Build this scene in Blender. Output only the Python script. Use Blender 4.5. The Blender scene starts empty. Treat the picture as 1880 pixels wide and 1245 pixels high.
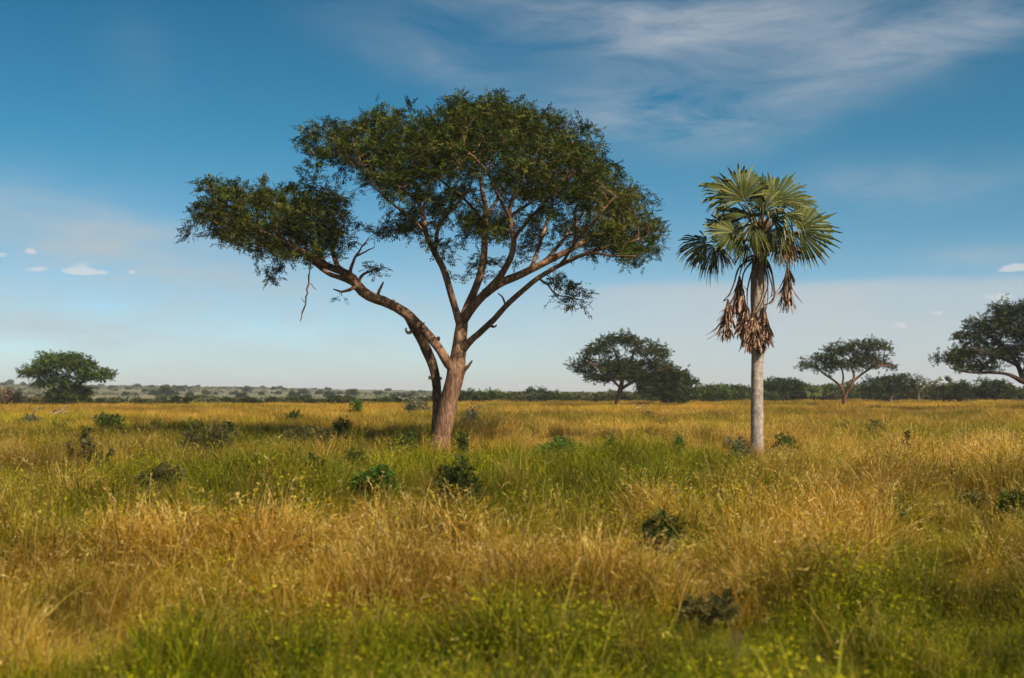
import bpy, math, random
import numpy as np
from mathutils import Vector

rng = np.random.default_rng(7)
random.seed(7)
S = bpy.context.scene
COL = S.collection
R = math.radians

# ------------------------------------------------------------------ camera model
F = 1880 * 40 / 36.0
EYE = 2.6
HOR = 719.0
TH = math.atan((HOR - 622.5) / F)
CT, ST = math.cos(TH), math.sin(TH)


def ray(px, py):
    u, v = (px - 940.0) / F, (622.5 - py) / F
    return np.array([u, CT - v * ST, ST + v * CT])


def at(px, py, Y):
    """world point seen at a photo pixel, at distance Y"""
    d = ray(px, py)
    return np.array([0, 0, EYE]) + d * (Y / d[1])


def gdist(py):
    return EYE * F / max(py - HOR, 1.0)


def gx(px, Y):
    return (px - 940.0) / F * Y


def smooth(a, b, x):
    t = np.clip((x - a) / (b - a), 0, 1)
    return t * t * (3 - 2 * t)


def hgt(x, y):
    """terrain height"""
    x = np.asarray(x, float); y = np.asarray(y, float)
    d = np.hypot(x, y)
    near = 0.07 * np.sin(x * .31 + 1.3) * np.sin(y * .23 + .4) + 0.06 * np.sin(x * .13 - y * .17) + .05 * np.sin(x * .7 + y * .41 + 2)
    near = near * smooth(2, 12, d)
    px = np.where(y > 1, 940 + F * x / np.maximum(y, 1), np.where(x < 0, -2000, 4000))
    top = np.interp(px, [-2500, -200, 0, 250, 480, 560, 700, 850, 1000, 1300, 1900, 4000],
                    [30, 20, 16.5, 12, 9.5, 7.5, 4.5, 2, 1, .5, 1, 2])
    L = top / 16.0 * 11.5
    ramp = 0.55 * smooth(330, 1500, d) + .45 * smooth(700, 1650, d)
    hill = L * ramp - 1.0 * smooth(225, 330, d) * smooth(1000, 800, px) * (1 - smooth(330, 700, d))
    roll = (0.9 * np.sin(x * .011 + 1) * np.sin(y * .0083 + 2) + .6 * np.sin(x * .019 - y * .013)) * smooth(350, 900, d) * (1 - .6 * smooth(1200, 2200, d))
    far = 9.0 * smooth(2300, 3600, d) * (.5 + .5 * np.sin(x * .0021 + .6) * np.sin(x * .0009 + 2.2) + .25 * np.sin(x * .006)) * smooth(1300, 500, px)
    return near + hill + roll + far - 2.0 * smooth(1650, 2300, d) * 0 


# ------------------------------------------------------------------ object helpers
def tag(o, label=None, cat=None, group=None, kind=None):
    if label: o['label'] = label
    if cat: o['category'] = cat
    if group: o['group'] = group
    if kind: o['kind'] = kind
    return o


def empty(name, loc, label, cat, group=None):
    o = bpy.data.objects.new(name, None)
    COL.objects.link(o)
    o.location = [float(c) for c in loc]
    o.empty_display_size = .3
    return tag(o, label, cat, group)


def mesh(name, V, faces, attrs=None, smooth_shade=False):
    """faces: list of int arrays (n,k)"""
    me = bpy.data.meshes.new(name)
    V = np.asarray(V, np.float32)
    me.vertices.add(len(V)); me.vertices.foreach_set('co', V.ravel())
    faces = [np.asarray(f, np.int32) for f in faces if len(f)]
    loops = np.concatenate([f.ravel() for f in faces])
    tot = np.concatenate([np.full(len(f), f.shape[1], np.int32) for f in faces])
    start = np.concatenate([[0], np.cumsum(tot)[:-1]]).astype(np.int32)
    me.loops.add(len(loops)); me.loops.foreach_set('vertex_index', loops)
    me.polygons.add(len(tot)); me.polygons.foreach_set('loop_start', start)
    try: me.polygons.foreach_set('loop_total', tot)
    except Exception: pass
    if smooth_shade:
        me.polygons.foreach_set('use_smooth', np.ones(len(tot), bool))
    for k, a in (attrs or {}).items():
        at_ = me.attributes.new(k, 'FLOAT', 'POINT')
        at_.data.foreach_set('value', np.asarray(a, np.float32))
    me.update(calc_edges=True)
    return me


class MB:
    def __init__(s):
        s.V = []; s.F = {}; s.T = []; s.n = 0

    def add(s, V, faces, tone=None):
        V = np.asarray(V, float)
        s.V.append(V)
        s.T.append(np.broadcast_to(np.asarray(.5 if tone is None else tone, float), (len(V),)))
        for f in faces:
            f = np.asarray(f, np.int64)
            if len(f): s.F.setdefault(f.shape[1], []).append(f + s.n)
        s.n += len(V)

    def build(s, name, mat, parent=None, org=(0, 0, 0), sm=False):
        V = np.concatenate(s.V) - np.asarray(org)
        me = mesh(name, V, [np.concatenate(f) for f in s.F.values()], {'tone': np.concatenate(s.T)}, sm)
        me.materials.append(mat)
        o = bpy.data.objects.new(name, me)
        COL.objects.link(o)
        if parent is not None: o.parent = parent
        return o


def norm(v):
    v = np.asarray(v, float)
    return v / np.maximum(np.linalg.norm(v, axis=-1, keepdims=True), 1e-9)


def tube(mb, P, r, ns=6, tone=None, rough=0.0):
    P = np.asarray(P, float); r = np.asarray(r, float); n = len(P)
    if n < 2: return
    T = np.gradient(P, axis=0); T = norm(T)
    up = np.array([0.3, 1, .1]) if abs(T[0][1]) < .8 else np.array([1, .2, 0.])
    N = np.zeros_like(P)
    a = norm(up - T[0] * up.dot(T[0])); N[0] = a
    for i in range(1, n):
        a = N[i - 1] - T[i] * N[i - 1].dot(T[i])
        N[i] = norm(a)
    B = np.cross(T, N)
    ang = np.linspace(0, 2 * np.pi, ns, endpoint=False)
    rr = r[:, None] * np.ones(ns)
    if rough:
        rr = rr * (1 + rough * (np.sin(ang * 3 + P[:, 2:3] * 1.3 + 1) * .5 + np.sin(ang * 5 - P[:, 2:3] * 2.1) * .35 + rng.normal(0, .25, (n, ns))))
    V = P[:, None, :] + rr[..., None] * (np.cos(ang)[None, :, None] * N[:, None, :] + np.sin(ang)[None, :, None] * B[:, None, :])
    V = V.reshape(-1, 3)
    i = np.arange(n - 1)[:, None] * ns; j = np.arange(ns)[None, :]; k = (j + 1) % ns
    Q = np.stack([i + j, i + k, i + ns + k, i + ns + j], -1).reshape(-1, 4)
    V = np.concatenate([V, P[-1:] + T[-1:] * r[-1] * .4])
    t = (n - 1) * ns
    tri = np.stack([t + np.arange(ns), t + (np.arange(ns) + 1) % ns, np.full(ns, n * ns)], -1)
    mb.add(V, [Q, tri], tone)


def resample(P, step):
    """P rows: x y z r"""
    P = np.asarray(P, float)
    seg = np.linalg.norm(np.diff(P[:, :3], axis=0), axis=1)
    s = np.concatenate([[0], np.cumsum(seg)])
    n = max(2, int(round(s[-1] / step)) + 1)
    q = np.linspace(0, s[-1], n)
    # Catmull-Rom like smoothing through cubic hermite
    out = np.zeros((n, P.shape[1]))
    m = np.gradient(P, s, axis=0) if len(P) > 2 else np.repeat(np.diff(P, axis=0) / max(s[-1], 1e-6), 2, 0)
    idx = np.clip(np.searchsorted(s, q, side='right') - 1, 0, len(P) - 2)
    h = s[idx + 1] - s[idx]; t = ((q - s[idx]) / h)[:, None]; h = h[:, None]
    out = (2 * t**3 - 3 * t**2 + 1) * P[idx] + (t**3 - 2 * t**2 + t) * h * m[idx] + (-2 * t**3 + 3 * t**2) * P[idx + 1] + (t**3 - t**2) * h * m[idx + 1]
    return out


# ------------------------------------------------------------------ tree growth
class Tree:
    def __init__(s):
        s.P = []; s.par = []; s.r = []; s.limb = []

    def limbline(s, pts, limb, start=None, step=.35):
        """pts rows x y z r, hung on node `start`"""
        q = resample(pts, step)
        prev = -1 if start is None else start
        ids = []
        for k, row in enumerate(q):
            if start is not None and k == 0:
                if np.linalg.norm(s.P[start] - row[:3]) < step * .6: continue
            s.P.append(row[:3]); s.par.append(prev); s.r.append(row[3]); s.limb.append(limb)
            prev = len(s.P) - 1; ids.append(prev)
        return ids

    def nearest(s, p, limbs=None):
        P = np.array(s.P); d = np.linalg.norm(P - p, axis=1)
        if limbs is not None:
            d = np.where(np.isin(s.limb, limbs), d, 1e9)
        return int(d.argmin())

    def grow(s, A, step, infl, kill, iters=140, jit=.25, eligible=None, lift=0.0):
        A = np.asarray(A, float)
        P = np.array(s.P); base = len(P)
        el = np.ones(base, bool) if eligible is None else eligible
        idx = np.where(el)[0]
        D = np.full(len(A), 1e9); I = np.zeros(len(A), int)

        def upd(ids):
            for c in range(0, len(ids), 400):
                cc = ids[c:c + 400]
                dd = np.linalg.norm(A[:, None, :] - PP[cc][None], axis=2)
                j = dd.argmin(1); m = dd[np.arange(len(A)), j]
                b = m < D
                D[b] = m[b]; I[b] = cc[j[b]]
        PP = P.copy(); upd(idx)
        alive = D > kill
        nch = {}
        for it in range(iters):
            act = alive & (D < infl)
            if not act.any():
                act = alive & (D < infl * 3)
                if not act.any(): break
            a = np.where(act)[0]
            dirs = norm(A[a] - PP[I[a]])
            u, inv = np.unique(I[a], return_inverse=True)
            acc = np.zeros((len(u), 3)); np.add.at(acc, inv, dirs)
            acc = norm(norm(acc) + rng.normal(0, jit, acc.shape) + np.array([0, 0, lift]))
            ok = np.array([nch.get(int(k), 0) < 4 for k in u])
            u = u[ok]; acc = acc[ok]
            if not len(u):
                break
            new = PP[u] + acc * step
            n0 = len(PP)
            PP = np.concatenate([PP, new])
            for k, p in zip(u, new):
                k = int(k); nch[k] = nch.get(k, 0) + 1
                s.P.append(p); s.par.append(k); s.r.append(0.0); s.limb.append(s.limb[k])
            upd(np.arange(n0, len(PP)))
            alive &= D > kill
            if len(PP) > 26000: break

    def finish(s, tip, expo=2.3):
        n = len(s.P); par = np.array(s.par); r = np.array(s.r)
        acc = np.zeros(n); cnt = np.zeros(n, int)
        for i in range(n - 1, -1, -1):
            pr = tip if acc[i] == 0 else acc[i] ** (1 / expo)
            if r[i] == 0: r[i] = pr
            p = par[i]
            if p >= 0:
                acc[p] += min(r[i], pr * 1.0 if s.r[i] == 0 else r[i]) ** expo
                cnt[p] += cnt[i] + 1
        # never thicker than the parent
        for i in range(n):
            if par[i] >= 0 and r[i] > r[par[i]] and s.r[i] == 0: r[i] = r[par[i]] * .9
        s.R = r; s.down = cnt; s.Pn = np.array(s.P); s.parn = par
        return s

    def wood(s, mats, parent, org, names, sides=(10, 6, 4), rough=.0):
        """one mesh per limb id"""
        n = len(s.P)
        ch = [[] for _ in range(n)]
        for i, p in enumerate(s.parn):
            if p >= 0: ch[p].append(i)
        mbs = {}
        stack = [i for i in range(n) if s.parn[i] < 0]
        starts = [(i, None) for i in stack]
        while starts:
            i, frm = starts.pop()
            chain = [i]; limb = s.limb[i]
            while True:
                c = [k for k in ch[chain[-1]]]
                if not c: break
                same = [k for k in c if s.limb[k] == limb] or []
                if not same:
                    for k in c: starts.append((k, chain[-1]))
                    break
                m = max(same, key=lambda k: s.R[k])
                for k in c:
                    if k != m: starts.append((k, chain[-1]))
                chain.append(m)
            P = s.Pn[chain]; r = s.R[chain].copy()
            if frm is not None:
                P = np.concatenate([s.Pn[frm:frm + 1], P]); r = np.concatenate([[r[0] * 1.12], r])
            big = r.max()
            ns = sides[0] if big > .12 else (sides[1] if big > .035 else sides[2])
            tube(mbs.setdefault(limb, MB()), P, r, ns, rng.uniform(0, 1), rough if big > .12 else 0)
        out = {}
        for limb, mb in mbs.items():
            out[limb] = mb.build(names.get(limb, 'branch'), mats, parent, org, True)
        return out


def spray_template(m, lw, ll, curl=.15, seed=0):
    """feathery spray of m leaflets along a unit axis; returns (m*4,3) verts"""
    g = np.random.default_rng(seed)
    V = []
    for k in range(m):
        t = (k + .5) / m
        sd = 1 if k % 2 else -1
        a = R(g.uniform(35, 80)) * sd
        if k == m - 1: a = 0
        L = ll * g.uniform(.7, 1.2) * (1 - .45 * abs(t - .45))
        W = lw * g.uniform(.7, 1.25)
        b = np.array([t, 0, -curl * t * t])
        d = np.array([math.cos(a), math.sin(a), g.uniform(-.5, .35)]); d /= np.linalg.norm(d)
        s_ = np.cross(d, [g.normal(0, .35), g.normal(0, .35), 1]); s_ /= np.linalg.norm(s_)
        V += [b, b + d * L * .5 + s_ * W * .5, b + d * L, b + d * L * .5 - s_ * W * .5]
    return np.array(V)


def sprays(mb, P, D, size, templates, flat=.6, tone_base=None):
    """leaf sprays at P heading D (unit-ish), vectorised"""
    n = len(P)
    D = norm(D)
    Z = norm(np.stack([rng.normal(0, 1 - flat, n), rng.normal(0, 1 - flat, n), np.full(n, .75)], 1) + rng.normal(0, .12, (n, 3)))
    Y = norm(np.cross(Z, D)); Zz = np.cross(D, Y)
    which = rng.integers(0, len(templates), n)
    for w, T in enumerate(templates):
        k = np.where(which == w)[0]
        if not len(k): continue
        m = len(T) // 4
        V = P[k][:, None, :] + size[k][:, None, None] * (T[None, :, 0:1] * D[k][:, None] + T[None, :, 1:2] * Y[k][:, None] + T[None, :, 2:3] * Zz[k][:, None])
        tone = np.clip((rng.uniform(0, 1, len(k)) if tone_base is None else tone_base[k])[:, None] + rng.normal(0, .16, (len(k), m)), 0, 1)
        tone = np.repeat(tone, 4, axis=1).ravel()
        mb.add(V.reshape(-1, 3), [np.arange(len(k) * m * 4).reshape(-1, 4)], tone)


# ------------------------------------------------------------------ materials
def new_mat(name):
    m = bpy.data.materials.new(name); m.use_nodes = True
    nt = m.node_tree; nt.nodes.clear()
    return m, nt


class N:
    """tiny node helper"""
    def __init__(s, nt): s.nt = nt

    def __call__(s, typ, ins=None, **kw):
        n = s.nt.nodes.new(typ)
        for k, v in kw.items(): setattr(n, k, v)
        for k, v in (ins or {}).items():
            sock = n.inputs[k]
            if hasattr(v, 'is_output') or isinstance(v, bpy.types.NodeSocket): s.nt.links.new(v, sock)
            else: sock.default_value = v
        return n

    def math(s, op, a, b=None, c=None, clamp=False):
        n = s.nt.nodes.new('ShaderNodeMath'); n.operation = op; n.use_clamp = clamp
        for i, v in enumerate((a, b, c)):
            if v is None: continue
            if isinstance(v, bpy.types.NodeSocket): s.nt.links.new(v, n.inputs[i])
            else: n.inputs[i].default_value = v
        return n.outputs[0]

    def ramp(s, fac, stops, interp='LINEAR'):
        n = s.nt.nodes.new('ShaderNodeValToRGB'); cr = n.color_ramp; cr.interpolation = interp
        while len(cr.elements) > 1: cr.elements.remove(cr.elements[-1])
        cr.elements[0].position = stops[0][0]; cr.elements[0].color = (*stops[0][1], 1)
        for p, c in stops[1:]:
            e = cr.elements.new(p); e.color = (*c, 1)
        s.nt.links.new(fac, n.inputs[0]); return n.outputs[0]

    def mix(s, f, a, b, blend='MIX'):
        n = s.nt.nodes.new('ShaderNodeMix'); n.data_type = 'RGBA'; n.blend_type = blend
        for k, v in ((0, f), (6, a), (7, b)):
            if isinstance(v, bpy.types.NodeSocket): s.nt.links.new(v, n.inputs[k])
            elif k == 0: n.inputs[0].default_value = v
            else: n.inputs[k].default_value = (*v, 1)
        return n.outputs[2]

    def noise(s, vec, scale, detail=3, rough=.55, dist=0.0):
        n = s.nt.nodes.new('ShaderNodeTexNoise')
        n.inputs['Scale'].default_value = scale; n.inputs['Detail'].default_value = detail
        n.inputs['Roughness'].default_value = rough; n.inputs['Distortion'].default_value = dist
        if vec is not None: s.nt.links.new(vec, n.inputs['Vector'])
        return n.outputs[0]

    def link(s, a, b): s.nt.links.new(a, b)


def leaf_material(name, stops, transl=.3, inst=False, rough=.6, spec=.12, noise_scale=.6, noise_amt=.35, dry=None):
    m, nt = new_mat(name); n = N(nt)
    tone = n('ShaderNodeAttribute', attribute_name='tone').outputs['Fac']
    pos = n('ShaderNodeNewGeometry').outputs['Position']
    nz = n.noise(pos, noise_scale, 3)
    f = n.math('ADD', tone, n.math('MULTIPLY', n.math('SUBTRACT', nz, .5), noise_amt), clamp=True)
    c = n.ramp(f, stops)
    if dry is not None:          # instanced grass: greenness of the plant itself
        g = n('ShaderNodeAttribute', attribute_name='green', attribute_type='INSTANCER').outputs['Fac']
        v = n('ShaderNodeAttribute', attribute_name='shade', attribute_type='INSTANCER').outputs['Fac']
        cd = n.ramp(f, dry)
        gg = n.math('ADD', g, n.math('MULTIPLY', n.math('SUBTRACT', tone, .5), .35), clamp=True)
        c = n.mix(gg, cd, c)
        hs = n('ShaderNodeHueSaturation', {'Color': c, 'Value': n.math('MULTIPLY_ADD', v, 1.05, .38), 'Saturation': 1.10})
        c = hs.outputs[0]
    b = n('ShaderNodeBsdfPrincipled', {'Base Color': c, 'Roughness': rough, 'Specular IOR Level': spec})
    t = n('ShaderNodeBsdfTranslucent', {'Color': c})
    mx = n('ShaderNodeMixShader', {0: transl, 1: b.outputs[0], 2: t.outputs[0]})
    out = n('ShaderNodeOutputMaterial', {'Surface': mx.outputs[0]})
    return m


def bark_material(name, c1, c2, c3, scale=6.0, stretch=.25, bump=.6, rough=.9):
    m, nt = new_mat(name); n = N(nt)
    tc = n('ShaderNodeTexCoord').outputs['Object']
    mp = n('ShaderNodeMapping', {'Vector': tc, 'Scale': (1, 1, stretch)}).outputs[0]
    a = n.noise(mp, scale, 6, .65)
    b = n.noise(tc, .55, 3)
    c = n.ramp(a, [(.3, c1), (.55, c2), (.75, c3)])
    patch = n.ramp(b, [(.38, (.42, .36, .33)), (.60, (1.15, 1.08, 1.0))])
    c = n.mix(.75, c, patch, 'MULTIPLY')
    vor = n('ShaderNodeTexVoronoi', {'Vector': mp, 'Scale': scale * 1.7}, feature='DISTANCE_TO_EDGE').outputs[0]
    crack = n.ramp(vor, [(0, (.30, .27, .25)), (.20, (1.05, 1.03, 1))])
    c = n.mix(.6, c, crack, 'MULTIPLY')
    bp = n('ShaderNodeBump', {'Height': n.math('ADD', a, n.math('MULTIPLY', vor, .6)), 'Strength': bump, 'Distance': .10})
    p = n('ShaderNodeBsdfPrincipled', {'Base Color': c, 'Roughness': rough, 'Specular IOR Level': .1, 'Normal': bp.outputs[0]})
    n('ShaderNodeOutputMaterial', {'Surface': p.outputs[0]})
    return m


M = {}
M['acacia_leaf'] = leaf_material('acacia_leaf', [(0, (.015, .029, .004)), (.45, (.046, .066, .006)), (.8, (.100, .112, .011)), (1, (.18, .15, .03))], .25, noise_scale=.8, noise_amt=.75)
M['dark_leaf'] = leaf_material('dark_leaf', [(0, (.013, .026, .005)), (.5, (.034, .055, .010)), (1, (.085, .095, .018))], .25)
M['bush_leaf'] = leaf_material('bush_leaf', [(0, (.022, .048, .007)), (.5, (.055, .092, .012)), (1, (.14, .16, .025))], .3)
M['bright_leaf'] = leaf_material('bright_leaf', [(0, (.03, .075, .010)), (.5, (.075, .15, .016)), (1, (.17, .23, .035))], .35)
M['sage_leaf'] = leaf_material('sage_leaf', [(0, (.060, .072, .030)), (.5, (.125, .138, .065)), (1, (.23, .23, .12))], .25)
M['olive_leaf'] = leaf_material('olive_leaf', [(0, (.036, .040, .010)), (.5, (.085, .082, .022)), (1, (.19, .155, .05))], .25)
M['russet_leaf'] = leaf_material('russet_leaf', [(0, (.12, .07, .04)), (.5, (.24, .13, .075)), (1, (.36, .22, .13))], .2)
M['bark'] = bark_material('acacia_bark', (.10, .055, .035), (.33, .195, .115), (.58, .385, .25))
M['far_bark'] = bark_material('far_bark', (.10, .06, .04), (.24, .135, .08), (.40, .24, .15), 3)
M['dark_bark'] = bark_material('dark_bark', (.03, .02, .014), (.075, .048, .032), (.15, .10, .07), 3)
M['pale_bark'] = bark_material('pale_bark', (.14, .11, .085), (.26, .21, .165), (.40, .34, .28), 3)
M['dead_wood'] = bark_material('dead_wood', (.36, .26, .18), (.52, .40, .29), (.66, .54, .42), 8, bump=.2)
M['stem'] = bark_material('stem_bark', (.05, .04, .02), (.10, .08, .04), (.18, .14, .08), 8)

GREEN = [(0, (.026, .056, .003)), (.4, (.095, .145, .006)), (.75, (.27, .28, .014)), (1, (.54, .45, .05))]
DRY = [(0, (.085, .043, .006)), (.35, (.36, .190, .030)), (.7, (.68, .41, .110)), (1, (.90, .66, .33))]
M['grass'] = leaf_material('grass_blades', GREEN, .35, rough=.55, spec=.2, noise_scale=.35, noise_amt=.3, dry=DRY)

# palm
M['palm_leaf'] = leaf_material('palm_leaf', [(0, (.014, .024, .004)), (.5, (.070, .082, .012)), (1, (.38, .34, .10))], .10, rough=.55, spec=.18, noise_amt=.3)
M['palm_dead'] = leaf_material('palm_dead', [(0, (.07, .032, .016)), (.5, (.29, .165, .10)), (1, (.70, .52, .38))], .15, rough=.7, noise_scale=3)
M['petiole'] = leaf_material('petiole', [(0, (.075, .04, .018)), (.5, (.15, .10, .04)), (1, (.26, .22, .08))], .0)


def palm_bark():
    m, nt = new_mat('palm_bark'); n = N(nt)
    tc = n('ShaderNodeTexCoord').outputs['Object']
    w = n('ShaderNodeTexWave', {'Vector': tc, 'Scale': 2.6, 'Distortion': 2.2, 'Detail': 3, 'Detail Scale': 2.0}, bands_direction='Z')
    a = n.noise(tc, 7, 5)
    st = n('ShaderNodeMapping', {'Vector': tc, 'Scale': (6, 6, .5)}).outputs[0]
    b = n.noise(st, 3, 4)
    sep = n('ShaderNodeSeparateXYZ', {0: tc}).outputs[2]
    c = n.ramp(n.math('ADD', a, n.math('MULTIPLY', n.math('SUBTRACT', n.noise(tc, 1.6, 4), .5), .5)), [(.3, (.22, .17, .13)), (.55, (.39, .32, .255)), (.75, (.51, .43, .35))])
    c = n.mix(.07, c, n.ramp(w.outputs['Fac'], [(0, (.6, .56, .52)), (.25, (.95, .94, .92)), (1, (1.05, 1.04, 1.02))]), 'MULTIPLY')
    c = n.mix(.5, c, n.ramp(b, [(.35, (.5, .46, .42)), (.55, (1, 1, 1))]), 'MULTIPLY')
    brown = n.ramp(n.math('MULTIPLY', sep, .1), [(.62, (1, 1, 1)), (.74, (.72, .58, .46))])
    c = n.mix(.9, c, brown, 'MULTIPLY')
    bp = n('ShaderNodeBump', {'Height': n.math('ADD', n.math('MULTIPLY', w.outputs['Fac'], .15), a), 'Strength': .4, 'Distance': .03})
    p = n('ShaderNodeBsdfPrincipled', {'Base Color': c, 'Roughness': .85, 'Specular IOR Level': .15, 'Normal': bp.outputs[0]})
    n('ShaderNodeOutputMaterial', {'Surface': p.outputs[0]})
    return m


M['palm_bark'] = palm_bark()


def ground_material():
    m, nt = new_mat('savanna_ground'); n = N(nt)
    pos = n('ShaderNodeNewGeometry').outputs['Position']
    a = n.noise(pos, .06, 5, .6)
    b = n.noise(pos, 1.7, 5, .65)
    d = n.noise(pos, .012, 5, .6)
    near = n.ramp(b, [(.3, (.045, .036, .016)), (.5, (.11, .085, .034)), (.7, (.20, .145, .055))])
    far = n.ramp(a, [(.3, (.075, .085, .045)), (.45, (.15, .15, .085)), (.55, (.21, .195, .12)), (.64, (.31, .235, .12)), (.75, (.36, .27, .15))])
    far2 = n.ramp(d, [(.35, (.62, .72, .66)), (.6, (1.1, 1.0, .9))])
    far = n.mix(.7, far, far2, 'MULTIPLY')
    ln = n('ShaderNodeVectorMath', {0: pos}, operation='LENGTH').outputs['Value']
    f = n('ShaderNodeMapRange', {'Value': ln, 'From Min': 215, 'From Max': 300}).outputs[0]
    c = n.mix(f, near, far)
    p = n('ShaderNodeBsdfPrincipled', {'Base Color': c, 'Roughness': .95, 'Specular IOR Level': .05})
    n('ShaderNodeOutputMaterial', {'Surface': p.outputs[0]})
    return m


# ------------------------------------------------------------------ ground
def build_ground():
    na = 360
    rr = np.concatenate([[.5], np.geomspace(2, 220, 70), np.linspace(230, 1700, 130), np.geomspace(1740, 9000, 40)])
    # finer angles in front
    a = np.concatenate([np.linspace(-35, 35, 260), np.linspace(36, 324, 100)]) * np.pi / 180
    X = rr[:, None] * np.sin(a)[None]; Y = rr[:, None] * np.cos(a)[None]
    Z = hgt(X, Y)
    V = np.stack([X, Y, Z], -1).reshape(-1, 3)
    n, k = len(rr), len(a)
    i = np.arange(n - 1)[:, None] * k; j = np.arange(k)[None]; j2 = (j + 1) % k
    Q = np.stack([i + j, i + k + j, i + k + j2, i + j2], -1).reshape(-1, 4)
    V = np.concatenate([V, [[0, 0, 0]]])
    tri = np.stack([np.full(k, n * k), np.arange(k), (np.arange(k) + 1) % k], -1)
    me = mesh('ground', V, [Q[:, ::-1], tri[:, ::-1]], None, True)
    me.materials.append(ground_material())
    o = bpy.data.objects.new('ground', me); COL.objects.link(o)
    tag(o, kind='structure')
    o['label'] = 'savanna ground under the grass, rising to pale low hills on the left'


build_ground()

# ------------------------------------------------------------------ grass
PROTO = bpy.data.collections.new('grass_tufts')      # not linked to the scene: only its copies in the grass object show


def blade(mb, base, h, lean, az, w, tone, segs=4, droop=.35):
    t = np.linspace(0, 1, segs + 1)
    hx = lean * h * t**1.6 + droop * h * t**3.2 * .5
    hz = h * (t - droop * .35 * t**3)
    d = np.array([math.cos(az), math.sin(az), 0]); fa = az + rng.uniform(-1, 1) + np.pi / 2
    sd = np.array([math.cos(fa), math.sin(fa), 0])
    C = base + hx[:, None] * d + hz[:, None] * np.array([0, 0, 1])
    W = w * (1 - .85 * t**1.5) * .5
    V = np.concatenate([C - sd * W[:, None], C + sd * W[:, None]])
    n = segs + 1; i = np.arange(segs)
    mb.add(V, [np.stack([i, i + 1, n + i + 1, n + i], 1)], tone)
    return C[-1], norm(C[-1] - C[-2])


def tuft(name, nb, rad, hr, w, lean, segs=4, heads=0, tone=(.1, .95), headscale=1.0, leaves=0, droop=.35):
    mb = MB()
    for k in range(nb):
        a, q = rng.uniform(0, 2 * np.pi), rad * math.sqrt(rng.uniform())
        b = np.array([q * math.cos(a), q * math.sin(a), -.03])
        h = rng.uniform(*hr)
        tn = rng.uniform(*tone)
        tip, d = blade(mb, b, h, abs(rng.normal(0, lean)), rng.uniform(0, 2 * np.pi), w * rng.uniform(.6, 1.4), tn, segs, droop * rng.uniform(.2, 1.8))
        if k < heads:                     # feathery seed head
            L = rng.uniform(.12, .25) * headscale
            for q in range(7):
                s0 = tip - d * L * (q / 7.0) * .9
                dd = norm(d + rng.normal(0, .45, 3)); sd = norm(np.cross(dd, rng.normal(0, 1, 3)))
                l = L * rng.uniform(.2, .42); ww = w * rng.uniform(.35, .7)
                mb.add(np.array([s0, s0 + dd * l * .5 + sd * ww, s0 + dd * l, s0 + dd * l * .5 - sd * ww]), [[[0, 1, 2, 3]]], min(1, tn + .15))
    for k in range(leaves):
        a, q = rng.uniform(0, 2 * np.pi), rad * math.sqrt(rng.uniform())
        p = np.array([q * math.cos(a), q * math.sin(a), rng.uniform(.2, 1.0) * hr[1]])
        dd = norm(rng.normal(0, 1, 3) * [1, 1, .5]); sd = norm(np.cross(dd, rng.normal(0, .5, 3) + [0, 0, 1]))
        l = rng.uniform(.02, .048) * headscale; ww = l * .28
        mb.add(np.array([p, p + dd * l * .5 + sd * ww, p + dd * l, p + dd * l * .5 - sd * ww]), [[[0, 1, 2, 3]]], rng.uniform(.3, 1))
    me = mesh(name, np.concatenate(mb.V), [np.concatenate(f) for f in mb.F.values()], {'tone': np.concatenate(mb.T)})
    me.materials.append(M['grass'])
    o = bpy.data.objects.new(name, me)
    PROTO.objects.link(o)


# alphabetical order is the pick index
for k in range(3): tuft('tuft_a%d' % k, 60, .20, (.40, 1.1), .0080, .24, 5, heads=12, headscale=.8)                  # 0-2 dry near
for k in range(3): tuft('tuft_b%d' % k, 60, .22, (.30, .95), .010, .36, 5, heads=0, tone=(0, .9), leaves=8)             # 3-5 green near
for k in range(2): tuft('tuft_c%d' % k, 26, .25, (.6, 1.2), .007, .9, 6, heads=8, tone=(.4, 1), droop=.9)               # 6-7 leaning dry
for k in range(2): tuft('tuft_d%d' % k, 34, .22, (.25, .70), .010, .5, 4, tone=(.1, .8), leaves=90)                      # 8-9 leafy herb
for k in range(3): tuft('tuft_e%d' % k, 75, .50, (.35, 1.05), .018, .25, 3, heads=0, tone=(.2, .9))                                     # 10-12 mid
for k in range(3): tuft('tuft_f%d' % k, 120, 1.1, (.35, 1.0), .032, .25, 2, tone=(.3, .8))                                 # 13-15 far

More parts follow.
